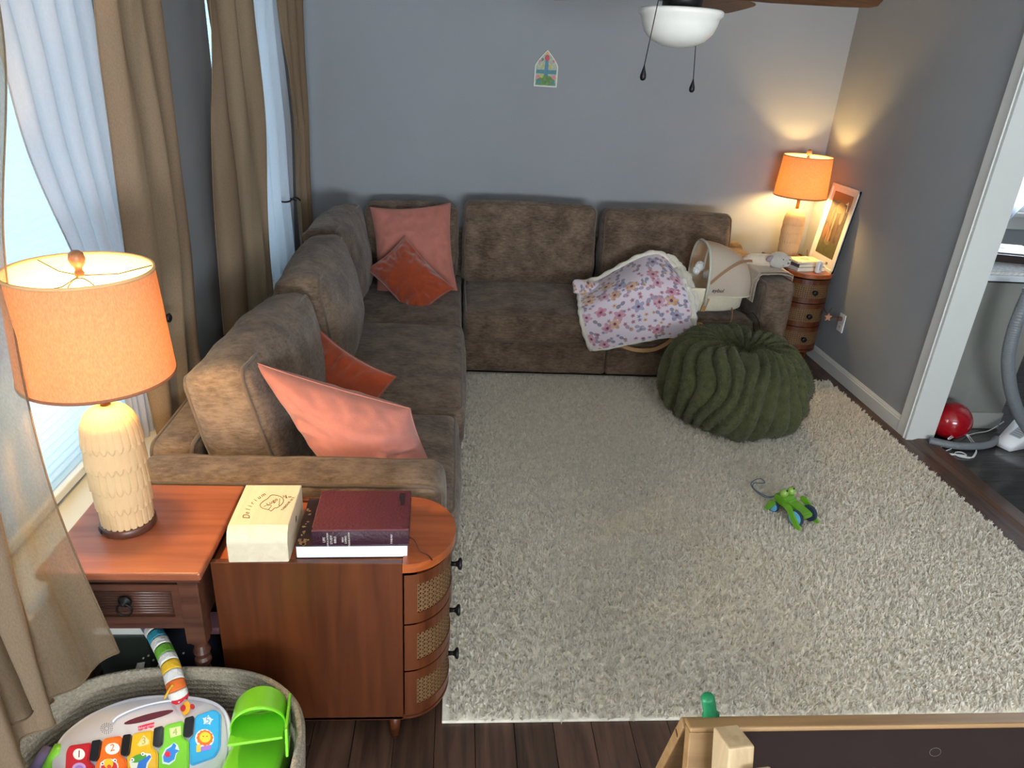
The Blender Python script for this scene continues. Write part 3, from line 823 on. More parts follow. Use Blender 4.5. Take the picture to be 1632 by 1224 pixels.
dr = boxes('drawer', [(dx0, dx1, AY0-0.002, AY0+0.018, dz0, dz0+0.018), (dx0, dx1, AY0-0.002, AY0+0.018, dz1-0.018, dz1), (dx0, dx0+0.02, AY0-0.002, AY0+0.018, dz0+0.019, dz1-0.019), (dx1-0.02, dx1, AY0-0.002, AY0+0.018, dz0+0.019, dz1-0.019), (dx0+0.02, dx1-0.02, AY0+0.008, AY0+0.018, dz0+0.018, dz1-0.018)], M_DARKWOOD, et)
nre = 10; rz0, rz1 = dz0+0.020, dz1-0.020
reed_me = None
for i in range(nre):
    z = rz0+(rz1-rz0)*(i+.5)/nre
    if reed_me is None:
        v, f = tube([(dx0+0.024-(-0.745), 0, 0), (dx1-0.024-(-0.745), 0, 0)], (rz1-rz0)/nre*0.46, 8)
        reed_me = py_mesh('reed', v, f); reed_me.materials.append(M_DARKWOOD); reed_me.shade_smooth()
    o = bpy.data.objects.new('reed', reed_me); COL.objects.link(o); o.parent = dr; o.location = (-0.745, AY0+0.008, z)
# ring pull
pcx, pcz = (dx0+dx1)/2-0.005, (dz0+dz1)/2+0.008
lathe_v, lathe_f = lathe([(0.016, 0), (0.014, 0.004), (0.007, 0.007), (0.005, 0.014), (0.003, 0.016)], 16)
link('pull_plate', py_mesh('pull_plate', [Vector((pcx+p[0], AY0-0.002-p[2], pcz+p[1])) for p in lathe_v], lathe_f), M_BLACK, dr)
tube_obj('pull_ring', [(pcx+0.017*math.sin(a), AY0-0.012, pcz-0.017+0.017*math.cos(a)) for a in [2*math.pi*k/20 for k in range(20)]], 0.0026, M_BLACK, dr, 7, closed=True)
for (x, y) in ((AX0+0.016, AY0+0.016), (AX1-0.016, AY0+0.016), (AX0+0.016, AY1-0.016), (AX1-0.016, AY1-0.016)):
    v, f = join_geo([lathe([(0.010, 0), (0.013, 0.02), (0.011, 0.06), (0.017, 0.20), (0.018, 0.31), (0.013, 0.335), (0.020, 0.345), (0.020, 0.355), (0.014, 0.362), (0.021, 0.38), (0.014, 0.40), (0.014, 0.408), (0.023, 0.415), (0.023, 0.425)], 18, (x, y, 0))])
    bm = bmesh.new(); me = py_mesh('leg', v, f); bm.from_mesh(me); bx(bm, x-0.023, x+0.023, y-0.023, y+0.023, 0.42, AZ1, bevel=0.002)
    link('leg', bm_mesh('leg', bm), M_DARKWOOD, et, smooth=False)

# ------------------------------------------------------------------ table lamps
M_CERAM = mat('matte_cream_ceramic', (206, 172, 128), 0.75, noise=(20, 0.04), bump=(200, 0.08))
M_LINEN = cloth('linen_lamp_shade', (198, 158, 118), (194, 137, 95), 0.32, 0.0, 0.16, 330)
M_SHADEIN = cloth('white_shade_liner', (238, 226, 200), (226, 196, 156), 0.5, 0.0, 0.02, 100)
M_SHRIM = mat('shade_rim_tape', (150, 92, 62), 0.8, noise=(200, 0.1))
M_LAMPBASE = wood('lamp_base_wood', (62, 34, 26), (86, 50, 36), 0.4, 6, 0)
M_FINIAL = wood('finial_wood', (120, 78, 48), (150, 102, 66), 0.5, 8, 2)
M_BRASS = mat('dull_brass', (150, 112, 70), 0.35, metal=0.9)
M_WIRE = mat('dark_wire', (70, 58, 46), 0.4, metal=0.7)
def bulb_mat(strength):
    m = bpy.data.materials.new('warm_bulb_glow'); m.use_nodes = True; b = m.node_tree.nodes['Principled BSDF']
    b.inputs['Base Color'].default_value = (1, 0.8, 0.5, 1); b.inputs['Emission Color'].default_value = (1.0, 0.66, 0.25, 1); b.inputs['Emission Strength'].default_value = strength
    return m
LAMP_STRENGTH = 520.0
M_BULB = bulb_mat(LAMP_STRENGTH)
def make_lamp(loc, label, group, ang=0.0, k=1.0):
    root = empty('table_lamp', loc, label, 'lamp', group, ang); root.scale = (k, k, k)
    lathe_obj('base', [(0.064, 0), (0.067, 0.004), (0.067, 0.019), (0.064, 0.023)], M_LAMPBASE, root, 48, world=False)
    # ceramic body with five rows of overlapping petals
    n, rows = 216, 120; NPET = 24; HB = 0.33; v, f = [], []
    def rad(z):
        t = z/HB
        r = 0.0575+0.009*math.sin(min(1, t*1.25)*math.pi*0.75)
        if t > 0.80: r *= math.sqrt(max(0.0, 1-((t-0.80)/0.20)**2))*0.86+0.14
        return r
    for i in range(rows+1):
        z = HB*i/rows
        for k in range(n):
            a = 2*math.pi*k/n; zz = z
            row = None
            # petals hang down: every row ends in a scalloped edge
            for q in range(4, -1, -1):
                sh = 0.5 if q % 2 else 0.0
                c = ((a/(2*math.pi)*NPET+sh) % 1)-0.5
                edge = q*0.0585-0.004+0.020*(abs(c)*2)**2.2-0.006
                if z >= edge: row = q; ce = c; ed = edge; break
            if row is None: off = 0.0
            else:
                over = (z-ed)/0.0585
                off = 0.0046*max(0.0, 1-over*0.85)+0.0016*(1-(abs(ce)*2)**2)-0.0016*max(0, (abs(ce)*2-0.86)/0.14)
            r = rad(z)+off*(1 if z < HB*0.97 else 0.3)
            v.append(Vector((r*math.cos(a), r*math.sin(a), 0.023+z)))
    for i in range(rows):
        for k in range(n): f.append((i*n+k, i*n+(k+1) % n, (i+1)*n+(k+1) % n, (i+1)*n+k))
    f.append(tuple(rows*n+k for k in range(n)))
    link('body', py_mesh('body', v, f), M_CERAM, root, world=False)
    lathe_obj('neck', [(0.011, 0.345), (0.011, 0.405), (0.017, 0.41), (0.017, 0.445), (0.010, 0.45)], M_BRASS, root, 20, world=False)
    zb, zt, rb, rt = 0.435, 0.688, 0.168, 0.153
    sh = lathe_obj('lamp_shade', [(rb, zb), (rb*.5+rt*.5, (zb+zt)/2), (rt, zt)], M_LINEN, root, 72, world=False, cap=False)
    lathe_obj('liner', [(rb-0.002, zb), (rt-0.002, zt)], M_SHADEIN, sh, 72, world=False, cap=False)
    for (r, z) in ((rb, zb), (rt, zt)):
        lathe_obj('rim', [(r-0.003, z-0.003), (r+0.0012, z-0.003), (r+0.0012, z+0.004), (r-0.003, z+0.004), (r-0.003, z-0.003)], M_SHRIM if z == zb else mat('pale_rim_tape', (222, 172, 118), 0.8), sh, 72, world=False, cap=False)
    for k in range(3):
        a = 2*math.pi*k/3+0.5
        tube_obj('spider_wire', [(0, 0, zt-0.012), (rt*0.5*math.cos(a), rt*0.5*math.sin(a), zt-0.016), (rt*math.cos(a), rt*math.sin(a), zt-0.002)], 0.0014, M_WIRE, sh, 6, world=False)
    hp = smooth_path([(0.016, 0, 0.44), (0.045, 0, 0.49), (0.048, 0, 0.56), (0.034, 0, 0.64), (0, 0, zt-0.018), (-0.034, 0, 0.64), (-0.048, 0, 0.56), (-0.045, 0, 0.49), (-0.016, 0, 0.44)], 6)
    tube_obj('harp', hp, 0.0015, M_WIRE, root, 6, world=False)
    lathe_obj('finial', [(0.006, zt-0.016), (0.010, zt-0.012), (0.010, zt-0.004), (0.007, zt), (0.008, zt+0.006), (0.014, zt+0.014), (0.0175, zt+0.026), (0.015, zt+0.038), (0.008, zt+0.044), (0.001, zt+0.0455)], M_FINIAL, root, 24, world=False)
    prof = [(0.012, 0.445), (0.013, 0.462), (0.022, 0.485), (0.029, 0.51), (0.027, 0.535), (0.016, 0.552), (0.002, 0.556)]
    lathe_obj('bulb', prof, M_BULB, root, 24, world=False)
    box('switch', -0.010, 0.010, -0.0695, -0.064, 0.007, 0.018, M_BLACK, root, world=False, mx=rot('Z', -50-math.degrees(ang)))
    return root
make_lamp((-0.793, 1.520, ET), 'lit table lamp with orange linen drum shade and scalloped cream base, on the end table', 'scalloped table lamps', k=0.945)
make_lamp((2.268, 4.675, CH-0.006), 'lit table lamp with orange linen drum shade and scalloped cream base, in the wall corner', 'scalloped table lamps', 0.6)
# ------------------------------------------------------------------ curtains
M_TAUPE = cloth('taupe_linen_curtain', (140, 120, 99), (172, 134, 100), 0.26, 0.0, 0.10, 420)
M_SHEER = cloth('white_sheer_curtain', (204, 200, 204), (206, 196, 196), 0.55, 0.06, 0.03, 300)
M_BEIGE = cloth('beige_sheer_curtain', (136, 119, 98), (166, 136, 106), 0.5, 0.2, 0.10, 380)
def curtain_mesh(rows, npleat, amp, ns=110, nzr=48, seed=0.0, sway=0.35, ph=0.0, hem=0.0):
    """rows: (z, (x0,y0), (x1,y1)) from top to bottom"""
    v, f = [], []
    for i in range(nzr+1):
        t = i/nzr*(len(rows)-1); j = min(int(t), len(rows)-2); t -= j
        def cr(g):
            p0 = g(rows[max(j-1, 0)]); p1 = g(rows[j]); p2 = g(rows[j+1]); p3 = g(rows[min(j+2, len(rows)-1)])
            return 0.5*(2*p1+(p2-p0)*t+(2*p0-5*p1+4*p2-p3)*t*t+(3*p1-p0-3*p2+p3)*t*t*t)
        z = cr(lambda r: Vector((r[0], 0, 0))).x
        a = cr(lambda r: Vector((r[1][0], r[1][1], 0))); b = cr(lambda r: Vector((r[2][0], r[2][1], 0)))
        d = (b-a); nrm = Vector((d.y, -d.x, 0)).normalized()
        for k in range(ns+1):
            s = k/ns
            w = sway*nz(s*2.3+seed, z*0.9, seed)
            ss = s+0.03*w
            q = math.sin(2*math.pi*(npleat*ss+0.18*math.sin(z*2.1+seed)+ph))
            q = math.copysign(abs(q)**0.8, q)
            off = amp*q+amp*0.5*nz(s*9+seed, z*1.3, 7.0)
            p = a+d*s+nrm*off
            zz = z
            if i >= nzr-2: zz = z-hem*nz(s*3+seed, 1.5, 0.3)
            v.append(Vector((p.x, p.y, zz)))
    for i in range(nzr):
        for k in range(ns): f.append((i*(ns+1)+k, (i+1)*(ns+1)+k, (i+1)*(ns+1)+k+1, i*(ns+1)+k+1))
    return v, f
def curtain(name, rows, npleat, amp, material, label, group=None, thick=0.0012, **kw):
    v, f = curtain_mesh(rows, npleat, amp, **kw)
    zb = min(p.z for p in v); c = (Vector(rows[-1][1]+(0,))+Vector(rows[-1][2]+(0,)))/2
    root = empty(name, (c.x, c.y, zb), label, 'curtain', group)
    link('panel', py_mesh('panel', v, f), material, root)
    ns = kw.get('ns', 110); nzr = len(v)//(ns+1)-1
    tube_obj('hem', [v[i*(ns+1)+ns] for i in range(nzr+1)], 0.0022, material, root, 5)
    tube_obj('hem', [v[i*(ns+1)] for i in range(nzr+1)], 0.0022, material, root, 5)
    tube_obj('bottom_hem', [v[nzr*(ns+1)+k] for k in range(ns+1)], 0.0022, material, root, 5)
    return root
XC = -0.955
# window 1 (beside the lamp): far side panels
curtain('sheer_curtain', [(2.24, (-1.006, 1.70), (-1.006, 2.30)), (1.77, (-1.006, 1.79), (-1.006, 2.28)), (1.48, (-1.006, 1.83), (-1.006, 2.28)), (1.17, (-1.006, 1.95), (-1.006, 2.27)), (0.85, (-1.006, 2.04), (-1.006, 2.25)), (0.12, (-1.006, 2.03), (-1.006, 2.26))], 5, 0.014, M_SHEER,
        'white sheer curtain swept aside over the shade behind the orange lamp', seed=1.3)
curtain('linen_curtain', [(2.24, (-0.94, 2.16), (-0.955, 2.60)), (1.83, (-0.945, 2.15), (-0.955, 2.575)), (1.5, (-0.945, 2.17), (-0.955, 2.555)), (1.1, (-0.945, 2.16), (-0.955, 2.565)), (0.75, (-0.95, 2.12), (-0.955, 2.53)), (0.12, (-0.955, 2.12), (-0.955, 2.55))], 2.6, 0.034, M_TAUPE,
        'taupe linen curtain gathered between the lamp window and the grey wall strip', 'linen curtains', seed=2.2)
# window 2 (behind the sofa)
curtain('linen_curtain', [(2.24, (XC, 3.02), (XC, 3.66)), (1.85, (XC, 3.035), (XC, 3.64)), (1.4, (XC, 3.01), (XC, 3.685)), (1.0, (XC, 2.97), (XC, 3.66)), (0.12, (XC, 2.93), (XC, 3.60))], 2.2, 0.032, M_TAUPE,
        'taupe linen curtain hanging behind the middle of the sofa beside the grey wall strip', 'linen curtains', seed=3.1)
curtain('sheer_curtain', [(2.24, (-1.008, 3.58), (-1.008, 4.42)), (1.9, (-1.008, 3.58), (-1.008, 4.42)), (1.35, (-1.008, 3.6), (-1.008, 4.52)), (0.9, (-1.008, 3.58), (-1.008, 4.50)), (0.12, (-1.008, 3.55), (-1.008, 4.52))], 5, 0.018, M_SHEER,
        'white sheer curtain behind the sofa back near the room corner', seed=4.7)
curtain('linen_curtain', [(2.24, (XC, 4.28), (-0.935, 4.73)), (1.9, (XC, 4.27), (-0.935, 4.72)), (1.35, (XC, 4.45), (-0.935, 4.72)), (0.9, (XC, 4.40), (-0.935, 4.69)), (0.12, (XC, 4.42), (-0.935, 4.70))], 2.5, 0.022, M_TAUPE,
        'taupe linen curtain hanging in the corner next to the back wall', 'linen curtains', seed=5.9)
# window 1: near panels, pulled in front of the end table
curtain('sheer_curtain', [(2.24, (-0.95, 1.12), (-0.935, 1.69)), (1.75, (-0.945, 1.08), (-0.91, 1.655)), (1.33, (-0.93, 1.02), (-0.885, 1.44)), (0.91, (-0.90, 0.98), (-0.835, 1.315)), (0.54, (-0.87, 0.96), (-0.705, 1.205))], 2.6, 0.010, M_BEIGE,
        'see-through beige curtain hanging in front of the orange lamp shade', seed=6.4, hem=0.02, ph=0.3)
curtain('linen_curtain', [(2.24, (-0.93, 0.94), (-0.925, 1.42)), (1.6, (-0.925, 0.94), (-0.905, 1.36)), (1.2, (-0.915, 0.93), (-0.885, 1.27)), (0.85, (-0.89, 0.92), (-0.835, 1.18)), (0.47, (-0.84, 0.90), (-0.79, 1.12))], 2.6, 0.020, M_TAUPE,
        'taupe linen curtain hanging over the woven toy basket in front of the end table', 'linen curtains', seed=7.7, hem=0.06, ph=0.1)
for (y0, y1, lab) in ((0.7, 2.72, 'black curtain rod above the lamp window'), (2.82, 4.86, 'black curtain rod above the window behind the sofa')):
    rd = empty('curtain_rod', (-0.955, (y0+y1)/2, 2.25), lab, 'curtain rod')
    tube_obj('rod', [(-0.955, y0, 2.25), (-0.955, y1, 2.25)], 0.009, M_BLACK, rd, 10)
    for y in (y0+0.06, y1-0.06): box('bracket', XL, -0.945, y-0.008, y+0.008, 2.236, 2.264, M_BLACK, rd)
# tie-backs
kb = at_x(268, 510, -0.905)
t = empty('curtain_tieback', (XL+0.02, kb.y, kb.z), 'black round curtain holdback beside the lamp window', 'tieback')
tube_obj('stem', [(XL, kb.y+0.02, kb.z), (-0.915, kb.y+0.02, kb.z)], 0.004, M_BLACK, t, 8)
v, f = lathe([(0.004, 0), (0.013, 0.003), (0.016, 0.010), (0.010, 0.015), (0.001, 0.016)], 20)
link('knob', py_mesh('knob', [Vector((-0.918+p[2], kb.y+0.02+p[0], kb.z+p[1])) for p in v], f), M_BLACK, t)
c0 = at_x(455, 328, -0.955); c1 = at_x(478, 326, -0.93)
t2 = empty('curtain_tieback', (XL+0.02, 4.35, c0.z), 'thin black band tying the sheer curtain behind the sofa', 'tieback')
tube_obj('band', smooth_path([(XL+0.01, 4.50, c1.z+0.01), (-0.945, 4.44, c1.z), (-0.958, 4.36, c0.z), (-0.963, 4.22, c0.z), (-1.0, 4.19, c0.z+0.004), (XL+0.02, 4.3, c0.z+0.01), (XL+0.01, 4.48, c1.z+0.01)], 5), 0.005, M_BLACK, t2, 7)

# ------------------------------------------------------------------ ceiling fan
FX, FY = 0.775, 2.80
fan = empty('ceiling_fan', (FX, FY, 2.44), 'ceiling fan with brown blades, black motor and frosted white bowl light', 'fan')
M_BOWL = mat('frosted_white_glass', (226, 224, 216), 0.35, spec=0.4)
M_BLADE = wood('brown_fan_blade', (70, 44, 28), (96, 64, 42), 0.5, 5, 0, 0.05)
lathe_obj('canopy', [(0.02, 2.36), (0.05, 2.38), (0.068, 2.44)], M_BLACK, fan, 28, (FX, FY, 0))
lathe_obj('downrod', [(0.012, 2.12), (0.012, 2.38)], M_BLACK, fan, 14, (FX, FY, 0))
lathe_obj('motor', [(0.03, 2.16), (0.09, 2.14), (0.11, 2.09), (0.108, 2.03), (0.085, 2.005), (0.07, 1.995), (0.07, 1.955), (0.10, 1.945), (0.10, 1.94)], M_BLACK, fan, 36, (FX, FY, 0))
lathe_obj('light_bowl', [(0.144, 1.953), (0.150, 1.948), (0.149, 1.936), (0.139, 1.925), (0.134, 1.905), (0.122, 1.878), (0.097, 1.853), (0.058, 1.836), (0.02, 1.830), (0.0005, 1.829)], M_BOWL, fan, 48, (FX, FY, 0))
def blade_geo():
    n = 14; top = []
    pts = [(0.17, -0.045), (0.30, -0.062), (0.55, -0.072), (0.62, -0.068), (0.645, -0.05), (0.65, 0.0), (0.645, 0.05), (0.62, 0.068), (0.55, 0.072), (0.30, 0.062), (0.17, 0.045)]
    return fan_poly([(x, y, 0) for x, y in pts], 0.006, (0, 0, 1))
bv, bf = blade_geo(); blade_me = None
for k in range(5):
    a = math.radians(-20+72*k)
    mx = rot('Z', -20+72*k) @ tr(0, 0, 2.004) @ rot('X', -14)
    b_ = link('blade', py_mesh('blade', [tr(FX, FY, 0) @ mx @ Vector(p) for p in bv], bf), M_BLADE, fan, smooth=False)
    mi = tr(FX, FY, 0) @ rot('Z', -20+72*k)
    link('blade_iron', py_mesh('blade_iron', *[[mi @ Vector(p) for p in q] if i == 0 else q for i, q in enumerate(tube([(0.08, 0, 2.02), (0.14, 0, 2.028), (0.23, 0, 2.028)], 0.01, flat=(0.04, 0.006)))]), M_BLACK, b_, smooth=False)
for (px0, px1, py1, yy) in ((1049, 1027, 104, 2.635), (1115, 1105, 126, 2.955)):
    p1 = at_y(px1, py1, yy); top = at_y(px0, 2, yy); top.z = 1.962
    ch = tube_obj('pull_chain', [Vector((FX+(top.x-FX)*0.45, FY+(yy-FY)*0.42, 1.972)), top, top.lerp(p1, 0.5), p1], 0.0016, M_BLACK, fan, 6)
    lathe_obj('fob', [(0.002, 0.0), (0.005, -0.012), (0.0105, -0.030), (0.011, -0.040), (0.007, -0.047), (0.001, -0.049)], M_BLACK, ch, 14, tuple(p1))

# ------------------------------------------------------------------ painted plaque on the back wall
pq = empty('wall_plaque', (0.54, YB, 1.615), 'small arched painted plaque with a teal cross on the back wall', 'plaque')
PX, PZ, PWd = 0.54, 1.615, 0.147
def arch(w, h, spring, n=8):
    pts = [(-w/2, 0), (w/2, 0), (w/2, spring)]
    for i in range(1, n+1):
        t = i/n; pts.append((w/2*(1-t**1.35), spring+(h-spring)*t))
    for i in range(1, n): t = 1-i/n; pts.append((-w/2*(1-t**1.35), spring+(h-spring)*t))
    pts.append((-w/2, spring)); return pts
def flat_on_wall(name, pts, off, th, material, parent): return poly_obj(name, [(PX+x, YB-off, PZ+z) for x, z in pts], th, (0, -1, 0), material, parent)
flat_on_wall('board', arch(PWd, 0.213, 0.118), 0.0, 0.014, mat('off_white_plaque_edge', (222, 220, 208), 0.6), pq)
M_PAINTBG = mat('mottled_paint', (126, 150, 136), 0.6, noise=(70, 0.3), col2=(196, 190, 160))
flat_on_wall('painted_ground', [(x*0.92, z*0.94+0.006) for x, z in arch(PWd, 0.213, 0.118)], 0.014, 0.0008, M_PAINTBG, pq)
M_TEAL = mat('teal_paint', (32, 112, 122), 0.5, noise=(60, 0.25)); M_GRASS = mat('leaf_green_paint', (88, 128, 66), 0.6, noise=(90, 0.4))
flat_on_wall('cross_beam', [(-0.064, 0.076), (0.064, 0.076), (0.064, 0.1), (-0.064, 0.098)], 0.0148, 0.0008, M_TEAL, pq)
flat_on_wall('cross_post', [(-0.013, 0.066), (0.012, 0.066), (0.010, 0.155), (-0.010, 0.155)], 0.0152, 0.0008, mat('blue_teal_paint', (46, 108, 140), 0.5, noise=(60, 0.25)), pq)
flat_on_wall('foliage', [(-0.062, 0.010), (0.062, 0.010), (0.058, 0.040), (0.03, 0.062), (0.0, 0.07), (-0.03, 0.06), (-0.06, 0.04)], 0.0148, 0.0008, M_GRASS, pq)
def blob(cx, cz, rx, rz, n=12, a0=0): return [(cx+rx*math.cos(2*math.pi*i/n+a0), cz+rz*math.sin(2*math.pi*i/n+a0)) for i in range(n)]
M_RED = mat('red_paint', (176, 34, 44), 0.5); M_PNK = mat('pink_paint', (206, 104, 124), 0.5); M_YG = mat('yellow_green_paint', (168, 172, 60), 0.5)
flat_on_wall('red_flower', blob(0.0, 0.168, 0.016, 0.019), 0.0152, 0.001, M_RED, pq)
for (cx, cz, rx, rz, m_) in ((-0.042, 0.148, 0.011, 0.006, M_PNK), (0.042, 0.150, 0.008, 0.008, M_PNK), (-0.05, 0.057, 0.012, 0.011, M_PNK), (0.05, 0.057, 0.013, 0.011, M_PNK), (0.022, 0.118, 0.008, 0.014, M_YG), (-0.024, 0.12, 0.007, 0.012, M_YG), (-0.028, 0.062, 0.010, 0.012, M_YG), (0.0, 0.196, 0.008, 0.008, mat('ochre_paint', (210, 150, 60), 0.5)), (-0.028, 0.158, 0.008, 0.009, M_TEAL), (-0.045, 0.026, 0.014, 0.014, M_TEAL), (0.05, 0.026, 0.010, 0.014, M_TEAL)):
    flat_on_wall('paint_dab', blob(cx, cz, rx, rz), 0.0154, 0.0008, m_, pq)

# ------------------------------------------------------------------ things on the near cabinet
TZ = CH-0.006
# cream wooden box with rounded long edges and burnt-in lettering
wb = empty('wooden_box', (-0.452, 1.50, TZ), 'cream wooden box with burnt-in lettering and a leaf drawing on its lid', 'box')
M_BOXW = wood('pale_cream_wood', (208, 192, 164), (218, 203, 176), 0.6, 4, 1, 0.0)
bang = math.radians(2.0)
BW, BD, BH = 0.140, 0.205, 0.094
mxb = tr(-0.455, 1.512, TZ) @ rot('Z', 1.5)
prof = [(-BD/2, 0), (BD/2, 0), (BD/2, BH*0.97), (BD/2-0.004, BH), (-BD/2+0.026, BH), (-BD/2+0.010, BH*0.88), (-BD/2, BH*0.66)]
sideprof = lambda x: [mxb @ Vector((x, y, z)) for y, z in prof]
def box_prism(name, xa, xb, zcut0, zcut1, material, parent):
    pr = []
    for i in range(len(prof)):
        pr.append(prof[i])
    v = [mxb @ Vector((xa, y, min(max(z, zcut0), zcut1))) for y, z in pr]+[mxb @ Vector((xb, y, min(max(z, zcut0), zcut1))) for y, z in pr]
    k = len(pr); f = [tuple(range(k-1, -1, -1)), tuple(range(k, 2*k))]+[(i, (i+1) % k, k+(i+1) % k, k+i) for i in range(k)]
    bm = bmesh.new(); me = py_mesh(name, v, f); bm.from_mesh(me); bmesh.ops.recalc_face_normals(bm, faces=bm.faces)
    bmesh.ops.bevel(bm, geom=[e for e in bm.edges if e.calc_length() > 0.02], offset=0.004, segments=2, affect='EDGES', clamp_overlap=True); bm.to_mesh(me); bm.free()
    return link(name, me, material, parent, smooth=False)
box_prism('box_body', -BW/2, BW/2, 0, BH, M_BOXW, wb)
M_BURN = mat('burnt_lettering', (104, 72, 34), 0.8)
lid = lambda x, y: mxb @ Vector((x, y, BH+0.0006))
def lid_text(s, size, x, y, ang, shear=0.0, nm='lettering', spacing=1.0):
    mx = mxb @ tr(x, y, BH+0.0006) @ rot('Z', ang)
    return text_obj(nm, s, size, mx, M_BURN, wb, shear=shear, spacing=spacing)
word = 'Delirium'
for i, ch in enumerate(word):                # arched script word along the left of the drawing
    t_ = (i+0.2)/len(word)
    q = Vector((-0.034, -0.046, 0))*(1-t_)**2+Vector((-0.050, 0.016, 0))*2*t_*(1-t_)+Vector((-0.010, 0.060, 0))*t_*t_
    d = (Vector((-0.050, 0.016, 0))-Vector((-0.034, -0.046, 0)))*(1-t_)+(Vector((-0.010, 0.060, 0))-Vector((-0.050, 0.016, 0)))*t_
    lid_text(ch, 0.018 if i else 0.024, q.x, q.y, math.degrees(math.atan2(d.y, d.x)), 0.35)
leaf = smooth_path([lid(0.005, 0.052), lid(0.026, 0.046), lid(0.038, 0.030), lid(0.038, 0.012), lid(0.030, -0.004), lid(0.024, -0.006), lid(0.018, -0.018), lid(0.012, -0.014), lid(-0.006, -0.006), lid(-0.014, 0.006), lid(-0.012, 0.020), lid(-0.002, 0.036)], 5, closed=True)
tube_obj('leaf_outline', leaf, 0.0008, M_BURN, wb, 5, closed=True)
tube_obj('leaf_outline', smooth_path([lid(0.028, 0.036), lid(0.030, 0.02), lid(0.032, 0.004)], 5), 0.0006, M_BURN, wb, 5)
tube_obj('leaf_outline', smooth_path([lid(-0.004, 0.0), lid(0.004, 0.008), lid(0.014, 0.004), lid(0.010, -0.012)], 5), 0.0006, M_BURN, wb, 5)
lid_text('Lugo', 0.017, 0.011, 0.020, 52, 0.3)
lid_text('25', 0.011, 0.038, 0.046, 20); lid_text('& 26', 0.008, 0.048, 0.042, 20)
lid_text('TABOOR N.Y.', 0.0095, 0.053, 0.014, 72, 0.0, spacing=1.1)
mxs = mxb @ tr(BW/2+0.0006, 0.005, BH*0.55) @ rot('Z', 90) @ rot('X', 90)
text_obj('brand_mark', 'B', 0.022, mxs @ tr(0, 0, 0), mat('dark_stamp', (52, 34, 24), 0.7), wb, shear=0.3)

# lower book: old cover, big page block
M_PAPER = mat('white_page_edges', (226, 228, 234), 0.8, noise=(3, 0.03), stretch=(1, 1, 90))
bk2 = empty('old_book', (-0.235, 1.53, TZ), 'old thick book with worn dark cover and white page block under the maroon book', 'book')
mx2 = tr(-0.236, 1.535, TZ) @ rot('Z', 1.5)
b2x, b2y, b2h = 0.272, 0.205, 0.040
box('page_block', -b2x/2+0.002, b2x/2-0.003, -b2y/2, b2y/2-0.004, 0.003, b2h-0.003, M_PAPER, bk2, 0.001, 1, mx=mx2)
M_OLD = mat('worn_dark_cover', (44, 30, 28), 0.7, noise=(26, 0.3), col2=(70, 46, 34))
box('back_cover', -b2x/2, b2x/2, -b2y/2, b2y/2, 0.0, 0.003, M_OLD, bk2, mx=mx2)
box('front_cover', -b2x/2, b2x/2, -b2y/2-0.001, b2y/2, b2h-0.003, b2h, M_OLD, bk2, mx=mx2)
M_GILT = mat('worn_gilt', (176, 134, 88), 0.5)
for i in range(26):                          # flaked gilt edging
    e = i % 2; q = random.random()
    x = -b2x/2+0.004+random.random()*0.03 if e == 0 else -b2x/2+0.003+random.random()*0.012
    y = -b2y/2+0.004+random.random()*0.020 if e == 0 else -b2y/2+q*b2y*0.9
    s = 0.002+0.003*random.random()
    poly_obj('gilt_flake', [mx2 @ Vector((x+s*math.cos(a)*(0.6+random.random()*.8), y+s*math.sin(a)*(0.6+random.random()*.8), b2h)) for a in (0, 1.2, 2.4, 3.7, 5.0)], 0.0004, (0, 0, 1), M_GILT, bk2)
# maroon leather book
bk1 = empty('leather_book', (-0.215, 1.515, TZ+b2h), 'thick maroon leather book with silver spine lettering on top of the old book', 'book')
mx1 = tr(-0.214, 1.512, TZ+b2h+0.0005) @ rot('Z', 1.8)
b1x, b1y, b1h = 0.232, 0.172, 0.050
M_MAR = mat('maroon_leather', (84, 34, 42), 0.5, noise=(8, 0.1), bump=(140, 0.3), spec=0.4)
M_MARD = mat('dark_maroon_spine', (52, 24, 36), 0.5, noise=(8, 0.1), bump=(140, 0.3), spec=0.4)
box('page_block', -b1x/2+0.006, b1x/2-0.006, -b1y/2+0.006, b1y/2-0.006, 0.003, b1h-0.003, mat('gilt_page_edges', (150, 110, 76), 0.6), bk1, mx=mx1)
box('back_cover', -b1x/2, b1x/2, -b1y/2+0.004, b1y/2, 0, 0.004, M_MAR, bk1, 0.001, 1, mx=mx1)
v, f = rounded_box(b1x, b1y, 0.008, 0.0036, (0, 0, 0.004), m=10, wrinkle=0.0012, wscale=30)
link('front_cover', py_mesh('front_cover', [mx1 @ tr(0, 0, b1h-0.004) @ p for p in v], f), M_MAR, bk1)
pr = [(-b1y/2+0.012, 0), (-b1y/2+0.003, 0.0), (-b1y/2-0.002, 0.008), (-b1y/2-0.003, b1h/2), (-b1y/2-0.002, b1h-0.008), (-b1y/2+0.003, b1h), (-b1y/2+0.012, b1h)]
v = [mx1 @ Vector((-b1x/2, y, z)) for y, z in pr]+[mx1 @ Vector((b1x/2, y, z)) for y, z in pr]; k = len(pr)
link('spine', py_mesh('spine', v, [tuple(range(k)), tuple(range(2*k-1, k-1, -1))]+[(i, (i+1) % k, k+(i+1) % k, k+i) for i in range(k)]), M_MARD, bk1)
M_SILV = mat('silver_foil', (206, 198, 190), 0.35)
def spine_text(s, x, size):
    mx = mx1 @ tr(x, -b1y/2-0.0036, b1h/2-0.001) @ rot('X', 90) @ rot('Z', 90)
    return text_obj('spine_lettering', s, size, mx, M_SILV, bk1, spacing=1.05)
